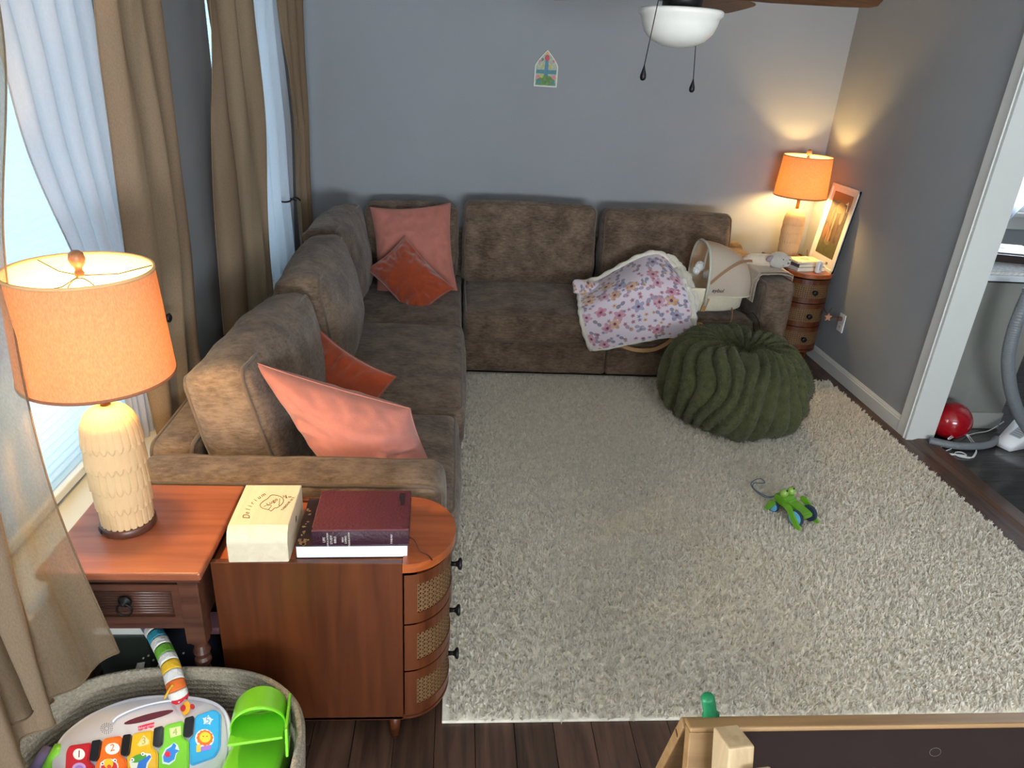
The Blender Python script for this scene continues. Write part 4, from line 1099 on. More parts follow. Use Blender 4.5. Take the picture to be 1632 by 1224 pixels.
for (s, x, size) in (('LIFE', -0.086, 0.0085), ('APPLICATION', -0.0775, 0.0062), ('STUDY', -0.069, 0.0080), ('BIBLE', -0.060, 0.0080), ('NEW', -0.042, 0.0062), ('LIVING', -0.035, 0.0072), ('TRANSLATION', -0.027, 0.0060), ('TYNDALE', 0.074, 0.0062)): spine_text(s, x, size)
tx = mx1 @ tr(b1x/2-0.022, 0.040, b1h+0.0016) @ rot('Z', -90)
poly_obj('name_panel', [mx1 @ Vector((b1x/2-0.022+a, 0.042+b, b1h+0.0008)) for a, b in ((-0.007, -0.028), (0.007, -0.028), (0.007, 0.028), (-0.007, 0.028))], 0.0006, (0, 0, 1), mat('pressed_dark_panel', (40, 20, 24), 0.35), bk1)
tube_obj('ribbon_marker', smooth_path([mx1 @ Vector((b1x/2-0.01, -0.058, 0.012)), mx1 @ Vector((b1x/2+0.012, -0.061, -0.002)), Vector((-0.071, 1.45, CH+0.004)), Vector((-0.050, 1.438, CH+0.0015)), Vector((-0.038, 1.417, CH+0.0015))], 5), 0.001, mat('dark_red_ribbon', (70, 22, 20), 0.6), bk1, flat=(0.004, 0.0008))

# ------------------------------------------------------------------ things on the corner cabinet
def book(name, x, y, z, w, d, h, ang, col, label, page=(232, 228, 218)):
    mx = tr(x, y, z) @ rot('Z', ang); r = empty(name, (x, y, z), label, 'book')
    box('page_block', -w/2+0.002, w/2-0.003, -d/2+0.003, d/2-0.003, 0.002, h-0.002, mat('cream_page_edges', (226, 218, 200), 0.8), r, mx=mx)
    c = mat(name+'_cover_%d_%d_%d' % col, col, 0.5)
    box('back_cover', -w/2, w/2, -d/2, d/2, 0, 0.002, c, r, mx=mx); box('front_cover', -w/2, w/2, -d/2, d/2, h-0.002, h, c, r, mx=mx)
    box('spine', -w/2-0.002, -w/2, -d/2, d/2, 0, h, c, r, mx=mx)
    return r
book('stacked_book', 2.300, 4.452, TZ, 0.205, 0.150, 0.030, 10, (206, 204, 206), 'white covered book at the bottom of the stack beside the corner lamp')
book('stacked_book', 2.296, 4.455, TZ+0.030, 0.20, 0.145, 0.024, 14, (74, 72, 84), 'dark slate book in the middle of the stack beside the corner lamp')
book('stacked_book', 2.292, 4.452, TZ+0.054, 0.195, 0.145, 0.012, 8, (214, 200, 176), 'thin tan book near the top of the stack beside the corner lamp')
cd = empty('greeting_card', (2.285, 4.445, TZ+0.066), 'cream greeting card with pink print lying on the book stack', 'card')
mxc = tr(2.282, 4.447, TZ+0.0665) @ rot('Z', 22)
box('card_sheet', -0.085, 0.085, -0.065, 0.065, 0, 0.0012, mat('cream_card', (236, 222, 190), 0.7), cd, mx=mxc)
poly_obj('pink_print', [mxc @ Vector((0.01+0.03*math.cos(a)*(1+.3*math.sin(3*a)), 0.03*math.sin(a), 0.0013)) for a in [2*math.pi*i/18 for i in range(18)]], 0.0003, (0, 0, 1), mat('pink_print', (226, 178, 160), 0.7), cd)
bmn = empty('baby_monitor', (2.338, 4.335, CH), 'small white rounded electronic monitor at the front edge of the corner cabinet', 'monitor')
mxm = tr(2.335, 4.338, CH+0.042) @ rot('Z', 25)
v, f = rounded_box(0.040, 0.032, 0.084, 0.014, m=4); link('body', py_mesh('body', [mxm @ p for p in v], f), M_WHITE, bmn)
box('front_panel', 0.0, 0.014, -0.0168, -0.0155, -0.032, 0.032, mat('pale_grey_panel', (196, 198, 196), 0.4), bmn, 0.0005, 1, mx=mxm)
box('display', -0.012, -0.002, -0.0168, -0.0158, -0.02, 0.02, mat('grey_display', (170, 176, 172), 0.3), bmn, mx=mxm)
# leaning framed picture
pf = empty('picture_frame', (2.43, 4.49, TZ), 'white framed picture leaning against the right wall behind the books', 'picture')
bl_, br_ = Vector((2.4275, 4.678, TZ+0.002)), Vector((2.4275, 4.330, TZ+0.002))
uax = (br_-bl_).normalized(); vax = Vector((0.054, -0.012, 0.528)).normalized()
mxp = frame_mx(bl_, uax, vax); PW2, PH2 = 0.348, 0.535
nrm_p = mxp.to_3x3() @ Vector((0, 0, 1))
if nrm_p.x > 0: print('picture normal flipped')
M_MATW = mat('white_picture_frame', (232, 226, 214), 0.5)
box('mount', 0, PW2, 0, PH2, -0.010, 0.0, M_MATW, pf, mx=mxp)
boxes_l = [(0, PW2, 0, 0.022), (0, PW2, PH2-0.022, PH2), (0, 0.022, 0, PH2), (PW2-0.022, PW2, 0, PH2)]
for (a, b, c, d) in boxes_l: box('frame_rail', a, b, c, d, -0.012, 0.006, M_MATW, pf, 0.002, 1, mx=mxp)
M_PHOTO = mat('garden_print', (52, 46, 40), 0.45, noise=(9, 0.5), col2=(112, 92, 74))
box('print', 0.058, PW2-0.052, 0.085, PH2-0.045, 0.0, 0.0012, M_PHOTO, pf, mx=mxp)
def on_pic(pts, zz, nm, material): return poly_obj(nm, [mxp @ Vector((x, y, zz)) for x, y in pts], 0.0005, nrm_p, material, pf)
on_pic([(0.058, 0.085), (PW2-0.052, 0.085), (PW2-0.052, 0.17), (0.2, 0.185), (0.058, 0.16)], 0.0012, 'print_lawn', mat('lawn_print', (84, 82, 52), 0.4, noise=(30, 0.25)))
for (x, y, w_, h_, c_) in ((0.095, 0.235, 0.022, 0.05, (176, 122, 84)), (0.135, 0.21, 0.012, 0.05, (196, 150, 104)), (0.165, 0.205, 0.013, 0.055, (198, 150, 106)), (0.215, 0.255, 0.016, 0.11, (128, 100, 74)), (0.165, 0.31, 0.010, 0.09, (186, 156, 120)), (0.125, 0.30, 0.010, 0.10, (160, 130, 100)), (0.19, 0.40, 0.045, 0.035, (206, 160, 96)), (0.24, 0.36, 0.020, 0.06, (196, 160, 116)), (0.165, 0.165, 0.03, 0.012, (150, 142, 120))):
    on_pic([(x+w_*math.cos(2*math.pi*i/14), y+h_*math.sin(2*math.pi*i/14)) for i in range(14)], 0.0018, 'print_shape', mat('print_tone_%d_%d_%d' % c_, tuple(int(q*0.74) for q in c_), 0.5))
on_pic([(0.235, 0.43), (0.265, 0.45), (0.275, 0.40), (0.268, 0.385), (0.262, 0.43)], 0.0022, 'print_shape', mat('print_tone_white', (214, 204, 190), 0.4))
on_pic([(0.058, 0.43), (PW2-0.052, 0.43), (PW2-0.052, 0.49), (0.058, 0.49)], 0.0014, 'print_shape', mat('print_tone_brown', (128, 92, 66), 0.4))
on_pic([(0.232, 0.040), (0.258, 0.040), (0.258, 0.056), (0.232, 0.056)], 0.0002, 'signature_patch', mat('grey_print_mark', (128, 116, 106), 0.5))
# power outlet with plugged cord
oc = (at_x(1343, 499, XR-0.002)+at_x(1339, 530, XR-0.002))/2
ol = empty('wall_outlet', (XR, 4.175, 0.285), 'white wall outlet with a plug on the right wall', 'outlet')
box('cover_plate', XR-0.006, XR, oc.y-0.036, oc.y+0.036, oc.z-0.058, oc.z+0.058, M_WHITE, ol, 0.002, 2)
for dz in (-0.026, 0.026):
    s_ = box('socket', XR-0.0075, XR-0.005, oc.y-0.017, oc.y+0.017, oc.z+dz-0.015, oc.z+dz+0.015, mat('pale_socket', (206, 206, 204), 0.4), ol, 0.001, 1)
    for dy in (-0.006, 0.006): box('slot', XR-0.0079, XR-0.0074, oc.y+dy-0.001, oc.y+dy+0.001, oc.z+dz-0.004, oc.z+dz+0.005, M_BLACK, s_)
pg = empty('lamp_plug', (XR-0.03, oc.y, oc.z), 'brown lamp plug and cord in the wall outlet', 'plug')
box('plug_body', XR-0.034, XR-0.0078, oc.y-0.012, oc.y+0.012, oc.z+0.014, oc.z+0.038, mat('brown_plug', (92, 64, 50), 0.5), pg, 0.003)
tube_obj('cord', smooth_path([(XR-0.034, oc.y, oc.z+0.026), (XR-0.055, oc.y+0.03, oc.z+0.018), (XR-0.045, oc.y+0.12, oc.z+0.02), (XR-0.015, oc.y+0.30, oc.z+0.05), (XR-0.010, 4.72, 0.45), (XR-0.010, 4.82, 0.66)], 6), 0.0025, mat('clear_brown_cord', (120, 84, 66), 0.5), pg, 7)
st = empty('star_ornament', (XR-0.075, 4.24, 0.30), 'small pinkish star hanging by the cord between cabinet and outlet', 'ornament')
sc = at_x(1319, 505, XR-0.075)
pts = []
for i in range(10):
    r = 0.030 if i % 2 == 0 else 0.014; a = math.pi/2+math.pi*i/5
    pts.append((sc.x+r*math.cos(a)*0.9, sc.y+0.004, sc.z+r*math.sin(a)))
poly_obj('star', pts, 0.014, (0, -1, 0), mat('pinkish_felt', (188, 132, 108), 0.9, noise=(60, 0.15)), st)
tube_obj('hanging_string', smooth_path([(sc.x, sc.y, sc.z+0.028), (sc.x+0.03, sc.y+0.03, sc.z+0.05), (XR-0.012, sc.y+0.08, sc.z+0.03)], 5), 0.001, M_BLACK, st, 5)
# ------------------------------------------------------------------ doll bassinet on the sofa
M_CREAM = mat('cream_felt', (222, 210, 184), 0.9, noise=(30, 0.05), bump=(300, 0.15), sheen=0.2)
M_CANOPY = cloth('cream_canopy_cotton', (206, 190, 172), (206, 186, 160), 0.25, 0.0, 0.05, 400)
M_TAN = mat('tan_strap', (176, 132, 84), 0.7, noise=(50, 0.08))
SEATZ = 0.452
bs = empty('doll_bassinet', (1.365, 4.135, SEATZ), 'cream fabric doll bassinet with arched canopy and tan straps on the sofa seat', 'bassinet')
BCX, BCY, BRX, BRY = 1.365, 4.135, 0.405, 0.178
def sup(a, rx, ry, e=2.9):
    c, s = math.cos(a), math.sin(a)
    return Vector((math.copysign(abs(c)**(2/e), c)*rx, math.copysign(abs(s)**(2/e), s)*ry, 0))
def tub(name, rings, material, parent, cx, cy, n=72, e=2.9, cap0=True, cap1=False):
    v, f = [], []
    for (k, z) in rings:
        for i in range(n):
            p = sup(2*math.pi*i/n, k[0], k[1], e); v.append(Vector((cx+p.x, cy+p.y, z)))
    for j in range(len(rings)-1):
        for i in range(n): f.append((j*n+i, j*n+(i+1) % n, (j+1)*n+(i+1) % n, (j+1)*n+i))
    if cap0: f.append(tuple(range(n-1, -1, -1)))
    if cap1: f.append(tuple((len(rings)-1)*n+i for i in range(n)))
    bm = bmesh.new(); me = py_mesh(name, v, f); bm.from_mesh(me); bmesh.ops.recalc_face_normals(bm, faces=bm.faces); bm.to_mesh(me); bm.free()
    return link(name, me, material, parent)
RZ = 0.598
tub('basket_body', [((BRX-.03, BRY-.02), SEATZ), ((BRX-.012, BRY-.008), SEATZ+0.012), ((BRX, BRY), RZ-0.01), ((BRX, BRY), RZ), ((BRX-.012, BRY-.012), RZ), ((BRX-.014, BRY-.014), RZ-0.02), ((BRX-.035, BRY-.03), SEATZ+0.02)], M_CREAM, bs, BCX, BCY, cap1=True)
tub('mattress', [((BRX-.045, BRY-.04), SEATZ+0.022), ((BRX-.04, BRY-.035), SEATZ+0.04), ((BRX-.05, BRY-.045), SEATZ+0.05)], mat('peach_mattress', (196, 142, 104), 0.9, noise=(20, 0.1)), bs, BCX, BCY, cap1=True)
# canopy: arcs from the hoop back over the head end
arcs = [(1.485, 0.238, 1.0), (1.53, 0.236, 1.0), (1.59, 0.226, 1.0), (1.65, 0.205, 0.99), (1.70, 0.178, 0.95), (1.74, 0.14, 0.86), (1.765, 0.09, 0.72), (1.772, 0.0, 0.6)]
na = 36; v, f = [], []
def arc_pt(x, h, w, a, skirt=0.035):
    ry = (BRY+0.008)*w
    if a < 0: return Vector((x, BCY-ry, RZ+a))
    if a > math.pi: return Vector((x, BCY+ry, RZ-(a-math.pi)))
    return Vector((x, BCY-ry*math.copysign(abs(math.cos(a))**0.75, math.cos(a)), RZ+h*math.sin(a)**0.85))
angs = [-0.045]+[math.pi*i/na for i in range(na+1)]+[math.pi+0.03]
for (x, h, w_) in arcs:
    for a in angs:
        p = arc_pt(x, h, w_, a); p.z += 0.004*nz(x*22, p.y*22, 1.1)*(1 if 0 < a < math.pi else 0); p.y += 0.003*nz(x*30, p.z*25, 4.1); v.append(p)
m_ = len(angs)
for i in range(len(arcs)-1):
    for k in range(m_-1): f.append((i*m_+k, (i+1)*m_+k, (i+1)*m_+k+1, i*m_+k+1))
cn = link('canopy', py_mesh('canopy', v, f), M_CANOPY, bs)
tube_obj('canopy_hoop', [arc_pt(1.483, 0.24, 1.02, a) for a in [-0.10]+[math.pi*i/na for i in range(na+1)]+[math.pi+0.05]], 0.009, mat('pale_green_grey_binding', (190, 190, 174), 0.8), cn, 8)
tube_obj('canopy_piping', [arc_pt(x, h, w_, -0.045)+Vector((0, -0.002, 0)) for (x, h, w_) in arcs], 0.004, M_CREAM, cn, 6)
tube_obj('canopy_strap', [arc_pt(1.49+0.27*t_, 0.237-0.07*t_*t_, 1.015-0.10*t_**3, 0.10+1.05*t_)+Vector((0, -0.002, 0.001)) for t_ in [i/10 for i in range(11)]], 0.006, mat('tan_canopy_tape', (150, 112, 82), 0.8), cn, flat=(0.016, 0.002), up=(0, -1, 0.4))
text_obj('sewn_lettering', 'aybul', 0.034, tr(1.545, BCY-BRY-0.0125, RZ-0.006) @ rot('X', 90), mat('dark_thread', (62, 52, 52), 0.8), cn, shear=0.25)
# hanging mobile inside the canopy
mob = tube_obj('mobile_strap', smooth_path([(1.52, 4.13, RZ+0.225), (1.505, 4.12, RZ+0.17), (1.497, 4.11, RZ+0.10)], 5), 0.004, mat('white_ribbon', (226, 222, 214), 0.8), bs, flat=(0.014, 0.002))
M_PUFF = mat('white_fluff', (228, 228, 224), 0.95, bump=(90, 0.8), sheen=0.4)
for (px, py, r) in ((1116, 424, 0.030), (1127, 437, 0.028), (1110, 431, 0.022)):
    c = at_y(px, py, 4.12); v, f = lathe([(r*math.sin(math.pi*i/10)+1e-4, -r*math.cos(math.pi*i/10)) for i in range(11)], 16, tuple(c))
    v = [Vector(p)+Vector((nz(p[0]*60, p[1]*60, p[2]*60), nz(p[0]*60+9, p[1]*60, p[2]*60), nz(p[0]*60, p[1]*60+5, p[2]*60)))*0.006 for p in v]
    link('fluff_ball', py_mesh('fluff_ball', v, f), M_PUFF, mob)
# straps: band down the side and two loose carry loops over the seat edge
ys = BCY-BRY-0.012
tube_obj('side_strap', [(1.492, ys-0.002, RZ-0.055), (1.482, ys, RZ-0.10), (1.477, ys+0.012, SEATZ+0.006)], 0.01, M_TAN, bs, flat=(0.026, 0.003), up=(0, -1, 0))
YSF = 3.861
def strap(pts): tube_obj('carry_strap', smooth_path(pts, 6), 0.01, M_TAN, bs, flat=(0.022, 0.003), up=(0, -1, 0.3))
strap([(1.30, 3.972, 0.475), (1.33, 3.90, 0.467), tuple(at_y(1095, 518, 3.866)), tuple(at_y(1117, 517, 3.862)), tuple(at_y(1121, 530, YSF)), tuple(at_y(1118, 545, YSF))])
strap([(1.66, 3.972, 0.475), (1.645, 3.91, 0.466), tuple(at_y(1163, 516, 3.866)), tuple(at_y(1148, 532, YSF)), tuple(at_y(1138, 547, YSF)), tuple(at_y(1118, 545, YSF))])
strap([tuple(at_y(975, 545, YSF)), tuple(at_y(990, 551, YSF)), tuple(at_y(1015, 558, YSF)), tuple(at_y(1042, 557, YSF)), tuple(at_y(1066, 545, YSF)), tuple(at_y(1078, 530, YSF))])
# black cable by the sofa arm
ck = empty('black_cable', (1.79, 3.9, 0.45), 'thin black cable running from behind the bassinet down the sofa seat', 'cable')
tube_obj('cord', smooth_path([(1.70, 4.0, 0.463), (1.745, 3.93, 0.462), tuple(at_y(1200, 499, 3.872)), tuple(at_y(1208, 510, 3.862)), tuple(at_y(1211, 525, 3.862)), tuple(at_y(1211, 545, 3.862)), tuple(at_y(1208, 575, 3.88))], 6), 0.0028, M_BLACK, ck, 7)

# ------------------------------------------------------------------ floral blanket
def floral():
    m = bpy.data.materials.new('floral_minky_print'); m.use_nodes = True
    nt = m.node_tree; N = nt.nodes; L = nt.links; b = N['Principled BSDF']; b.inputs['Roughness'].default_value = 0.9; b.inputs['Sheen Weight'].default_value = 0.2
    uv = N.new('ShaderNodeUVMap'); col = None
    rgb = N.new('ShaderNodeRGB'); rgb.outputs[0].default_value = lin((216, 202, 212)); col = rgb.outputs[0]
    def math_(op, a, b_=None, c=None):
        n = N.new('ShaderNodeMath'); n.operation = op
        for i, q in enumerate((a, b_, c)):
            if q is None: continue
            if isinstance(q, (int, float)): n.inputs[i].default_value = q
            else: L.new(q, n.inputs[i])
        return n.outputs[0]
    def layer(scale, petals, r0, r1, colors, off, thresh, col, centre, stretch=None):
        mp = N.new('ShaderNodeMapping'); mp.inputs['Location'].default_value = (off, off*1.7, 0); L.new(uv.outputs[0], mp.inputs[0])
        if stretch: mp.inputs['Scale'].default_value = stretch
        vo = N.new('ShaderNodeTexVoronoi'); vo.inputs['Scale'].default_value = scale; vo.inputs['Randomness'].default_value = 0.75; vo.voronoi_dimensions = '2D'
        L.new(mp.outputs[0], vo.inputs['Vector'])
        sc = N.new('ShaderNodeVectorMath'); sc.operation = 'SUBTRACT'; L.new(mp.outputs[0], sc.inputs[0]); L.new(vo.outputs['Position'], sc.inputs[1])
        sx = N.new('ShaderNodeSeparateXYZ'); L.new(sc.outputs[0], sx.inputs[0])
        ang = math_('ARCTAN2', sx.outputs[1], sx.outputs[0])
        cx_ = N.new('ShaderNodeSeparateColor'); L.new(vo.outputs['Color'], cx_.inputs[0])
        rad = math_('MULTIPLY_ADD', math_('COSINE', math_('MULTIPLY_ADD', ang, petals, math_('MULTIPLY', cx_.outputs[1], 6.0))), r1, r0)
        inside = math_('LESS_THAN', vo.outputs['Distance'], rad)
        on = math_('GREATER_THAN', cx_.outputs[2], thresh)
        fac = math_('MULTIPLY', inside, on)
        rp = N.new('ShaderNodeValToRGB'); rp.color_ramp.interpolation = 'CONSTANT'
        while len(rp.color_ramp.elements) < len(colors): rp.color_ramp.elements.new(0.5)
        for i, c in enumerate(colors): rp.color_ramp.elements[i].position = i/len(colors); rp.color_ramp.elements[i].color = lin(c)
        L.new(cx_.outputs[0], rp.inputs[0])
        shade = N.new('ShaderNodeHueSaturation'); L.new(rp.outputs[0], shade.inputs['Color'])
        L.new(math_('MULTIPLY_ADD', math_('COSINE', math_('MULTIPLY', vo.outputs['Distance'], 30.0)), 0.12, 0.92), shade.inputs['Value'])
        mx = N.new('ShaderNodeMixRGB'); L.new(math_('MULTIPLY', fac, 0.72), mx.inputs[0]); L.new(col, mx.inputs[1]); L.new(shade.outputs[0], mx.inputs[2]); col = mx.outputs[0]
        if centre:
            ins2 = math_('MULTIPLY', math_('LESS_THAN', vo.outputs['Distance'], r0*0.28), on)
            m2 = N.new('ShaderNodeMixRGB'); L.new(ins2, m2.inputs[0]); L.new(col, m2.inputs[1]); m2.inputs[2].default_value = lin(centre); col = m2.outputs[0]
        return col
    col = layer(10, 2, 0.24, 0.20, [(104, 106, 136), (138, 126, 150), (96, 92, 120)], 3.1, 0.35, col, None)
    col = layer(15, 5, 0.26, 0.05, [(196, 130, 150), (206, 160, 110), (140, 140, 170), (170, 90, 110)], 7.7, 0.35, col, (120, 50, 70))
    col = layer(6.2, 5, 0.30, 0.07, [(206, 150, 96), (196, 118, 138), (140, 142, 176), (200, 140, 160), (214, 164, 104)], 1.3, 0.30, col, (120, 62, 92))
    L.new(col, b.inputs['Base Color'])
    return m
M_FLORAL = floral()
M_FLEECE = mat('white_sherpa_fleece', (226, 218, 204), 0.95, noise=(90, 0.06), bump=(160, 0.7), sheen=0.4)
G = [[(917, 452, 4.22), (950, 447, 4.24), (985, 428, 4.24), (1020, 410, 4.24), (1052, 406, 4.22), (1074, 430, 4.16)],
     [(921, 470, 4.10), (955, 460, 4.07), (990, 444, 4.06), (1025, 430, 4.07), (1060, 430, 4.06), (1088, 448, 4.02)],
     [(923, 486, 4.00), (958, 476, 3.95), (992, 464, 3.945), (1028, 454, 3.945), (1064, 456, 3.945), (1098, 466, 3.94)],
     [(925, 503, 3.90), (958, 500, 3.91), (994, 494, 3.915), (1030, 486, 3.915), (1066, 485, 3.915), (1104, 488, 3.912)],
     [(931, 530, 3.862), (962, 531, 3.863), (996, 526, 3.86), (1032, 517, 3.862), (1068, 512, 3.865), (1105, 514, 3.87)],
     [(941, 556, 3.858), (968, 555, 3.856), (1000, 549, 3.852), (1036, 540, 3.856), (1068, 536, 3.86), (1102, 542, 3.864)]]
GP = [[at_y(*q) for q in row] for row in G]
def cr1(P, t):
    m = len(P); i = min(int(t), m-2); t -= i
    p0 = P[max(i-1, 0)]; p1 = P[i]; p2 = P[i+1]; p3 = P[min(i+2, m-1)]
    return 0.5*((2*p1)+(p2-p0)*t+(2*p0-5*p1+4*p2-p3)*t*t+(3*p1-p0-3*p2+p3)*t*t*t)
NB = 70; v, f, uvs = [], [], []
for i in range(NB+1):
    for j in range(NB+1):
        s, t_ = j/NB, i/NB
        p = cr1([cr1(row, s*5) for row in GP], t_*5)
        fold = 0.010*math.sin(9*s+3*t_+1.5*math.sin(5*t_))*(0.4+0.6*t_)+0.012*nz(s*5, t_*4, 2.2)
        p = p+Vector((0, -max(0.0, 0.012+fold), 0.006+fold*0.5 if t_ < 0.55 else 0.0))
        v.append(p); uvs.append((s, t_))
for i in range(NB):
    for j in range(NB): f.append((i*(NB+1)+j, (i+1)*(NB+1)+j, (i+1)*(NB+1)+j+1, i*(NB+1)+j+1))
blk = empty('baby_blanket', (1.06, 3.9, 0.45), 'floral printed baby blanket with white fleece edging draped over the bassinet and seat', 'blanket')
me = py_mesh('printed_side', v, f); ul = me.uv_layers.new(name='UVMap')
for lp in me.loops: ul.data[lp.index].uv = uvs[lp.vertex_index]
link('printed_side', me, M_FLORAL, blk)
me2 = py_mesh('fleece_backing', [p+Vector((0, 0.007, -0.004)) for p in v], f); link('fleece_backing', me2, M_FLEECE, blk)
edge = [i for i in range(NB+1)]+[(k)*(NB+1)+NB for k in range(1, NB+1)]+[NB*(NB+1)+k for k in range(NB-1, -1, -1)]+[k*(NB+1) for k in range(NB-1, 0, -1)]
ep = [v[i]+Vector((0, 0.006, 0)) for i in edge]; L_ = len(ep)
def er(t_):
    k = t_*4 % 4
    base = 0.019 if k < 1 else (0.021 if k < 2 else (0.008 if k < 3 else 0.013))
    return base*(1+0.18*math.sin(t_*190))
tube_obj('fleece_trim', ep, 0.012, M_FLEECE, blk, 8, closed=True, rfun=lambda q: er(min(q, 1.0)))
# turned-back flap at the left corner and a fold of fleece at the top
fl0 = [at_y(918, 452, 4.19), at_y(940, 452, 4.24), at_y(962, 462, 4.19), at_y(955, 474, 4.08), at_y(930, 474, 4.05)]
vv = [p+Vector((0, -0.03, 0.012)) for p in fl0]
v_, f_ = rounded_box(0.19, 0.10, 0.028, 0.013, (0, 0, 0.01), m=6, wrinkle=0.012, wscale=14)
c = at_y(938, 462, 4.11)
fo = link('turned_corner', py_mesh('turned_corner', [tr(c.x, c.y, c.z+0.008) @ rot('Z', -8) @ rot('X', 32) @ rot('Y', 6) @ p for p in v_], f_), M_FLORAL, blk)
ul = fo.data.uv_layers.new(name='UVMap')
for lp in fo.data.loops:
    p = fo.data.vertices[lp.vertex_index].co; ul.data[lp.index].uv = (p.x*2.2, p.z*2.2)
roll = smooth_path([at_y(1062, 408, 4.24), at_y(1078, 421, 4.19), at_y(1089, 437, 4.12), at_y(1097, 455, 4.03), at_y(1105, 472, 3.965), at_y(1108, 497, 3.925)], 8)
vv, ff = tube(roll, 0.03, 14, rfun=lambda q: 0.020+0.012*math.sin(q*math.pi)+0.004*math.sin(q*17))
vv = [p+Vector((nz(p.x*30, p.y*30, p.z*30), nz(p.x*30+9, p.y*30, p.z*30), nz(p.x*30, p.y*30+5, p.z*30)))*0.010 for p in vv]
link('fleece_fold', py_mesh('fleece_fold', vv, ff), M_FLEECE, blk)

# ------------------------------------------------------------------ plush lamb on the sofa arm
M_PLUSH = mat('grey_cream_plush', (204, 196, 186), 0.95, noise=(60, 0.06), bump=(220, 0.8), sheen=0.4)
M_PLUSHC = mat('cream_plush', (222, 206, 182), 0.95, noise=(60, 0.06), bump=(220, 0.6), sheen=0.4)
AZ = 0.676
lov = empty('comfort_blanket', (1.9, 4.12, AZ), 'folded cream speckled comfort blanket lying over the sofa arm under the plush lamb', 'blanket')
M_LOV = mat('speckled_cream_muslin', (214, 198, 180), 0.95, noise=(120, 0.12), sheen=0.2)
path = [(1.786, 0.545), (1.787, 0.60), (1.792, 0.65), (1.806, 0.682), (1.85, 0.686), (1.90, 0.688), (1.95, 0.686), (1.985, 0.682), (2.003, 0.668), (2.008, 0.645)]
pp_ = smooth_path([(a, 0, b) for a, b in path], 4); NYB = 26
for layer_, (off, y0, y1, z_e) in enumerate(((0.004, 3.99, 4.30, 0.0), (0.015, 4.01, 4.27, 0.03))):
    v, f = [], []
    for i in range(NYB+1):
        for k, p in enumerate(pp_):
            s = i/NYB; yy = y0+(y1-y0)*s+0.03*(k/len(pp_)-0.5)
            w_ = 0.004*nz(p.x*18, yy*18, layer_*3.3)
            drop = 0.035*math.sin(s*2.6+1.0+layer_) if k < 5 else 0
            c_ = Vector((p.x-(1 if k < 8 else 0)*abs(w_)-(off if k < 8 else -off if k > len(pp_)-7 else 0), yy, max(p.z+off+abs(w_)-(drop if k == 0 else drop*0.5 if k < 3 else 0), 0.5)))
            v.append(c_)
    n_ = len(pp_)
    for i in range(NYB):
        for k in range(n_-1): f.append((i*n_+k, (i+1)*n_+k, (i+1)*n_+k+1, i*n_+k+1))
    o = link('cloth_layer', py_mesh('cloth_layer', v, f), M_LOV, lov)
    tube_obj('cloth_binding', [v[k] for k in range(n_)], 0.002, mat('tan_muslin_edge', (186, 168, 148), 0.9), o, 6)
lamb = empty('plush_lamb', (1.93, 4.13, AZ+0.02), 'small grey cream plush lamb lying on the sofa arm near the corner lamp', 'plush toy')
HC_ = Vector((1.955, 4.12, 0.748))
body_path = smooth_path([(1.765, 4.20, 0.70), (1.80, 4.19, 0.728), (1.86, 4.165, 0.735), (1.915, 4.14, 0.74)], 5)
tube_obj('body', body_path, 0.03, M_PLUSHC, lamb, 14, rfun=lambda q: 0.016+0.022*math.sin(min(1, q*1.15)*math.pi*0.62))
def ellip(name, c, r, material, parent, n=20, lump=0.0, mx=None):
    v, f = lathe([(math.sin(math.pi*i/n*1.0)+1e-4, -math.cos(math.pi*i/n)) for i in range(n+1)], n+4)
    vv = []
    for p in v:
        q = Vector((p[0]*r[0], p[1]*r[1], p[2]*r[2]))
        if lump: q += q.normalized()*lump*nz(q.x*90, q.y*90, q.z*90)
        if mx is not None: q = mx @ q
        vv.append(Vector(c)+q)
    return link(name, py_mesh(name, vv, f), material, parent)
ellip('head', HC_, (0.066, 0.056, 0.050), M_PLUSH, lamb, lump=0.003)
ellip('muzzle', HC_+Vector((0.028, -0.040, -0.006)), (0.030, 0.026, 0.024), M_PLUSH, lamb, lump=0.001)
ellip('ear', HC_+Vector((-0.060, -0.018, 0.010)), (0.028, 0.012, 0.018), mat('mauve_ear_lining', (150, 130, 136), 0.9), lamb, mx=rot('Y', -25).to_3x3())
ellip('ear', HC_+Vector((0.066, 0.0, 0.004)), (0.014, 0.012, 0.022), M_PLUSHC, lamb)
ellip('nose', HC_+Vector((0.034, -0.0655, -0.002)), (0.008, 0.004, 0.006), mat('grey_thread', (120, 118, 124), 0.8), lamb, 10)
for dx in (0.004, 0.048): ellip('eye', HC_+Vector((dx, -0.054+abs(dx-0.02)*0.14, 0.016)), (0.0055, 0.003, 0.004), mat('dark_eye_thread', (70, 66, 70), 0.7), lamb, 10)

# ------------------------------------------------------------------ frog pull toy
M_FROG = mat('bright_green_lacquer', (98, 158, 34), 0.35, noise=(12, 0.06), coat=0.3)
M_FROGE = mat('pale_green_lacquer', (140, 178, 78), 0.35, coat=0.3)
M_WHB = mat('sky_blue_wheel', (100, 172, 214), 0.4); M_TYRE = mat('navy_rubber_tyre', (34, 52, 70), 0.6)
fg_c = at_z(1260, 820, 0.03)
frog = empty('frog_pull_toy', (fg_c.x, fg_c.y, 0.024), 'green wooden frog pull toy with blue wheels and a string on the rug', 'toy', None, math.radians(116))
def fr(name, v, f, material, parent=frog, smooth=True): return link(name, py_mesh(name, v, f), material, parent, world=False, smooth=smooth)
v, f = fan_poly([(x, -0.032, z) for x, z in ((0.085, 0.05), (0.075, 0.082), (0.045, 0.09), (0.01, 0.072), (-0.075, 0.058), (-0.088, 0.048), (-0.08, 0.038), (0.06, 0.036))], 0.064, (0, 1, 0))
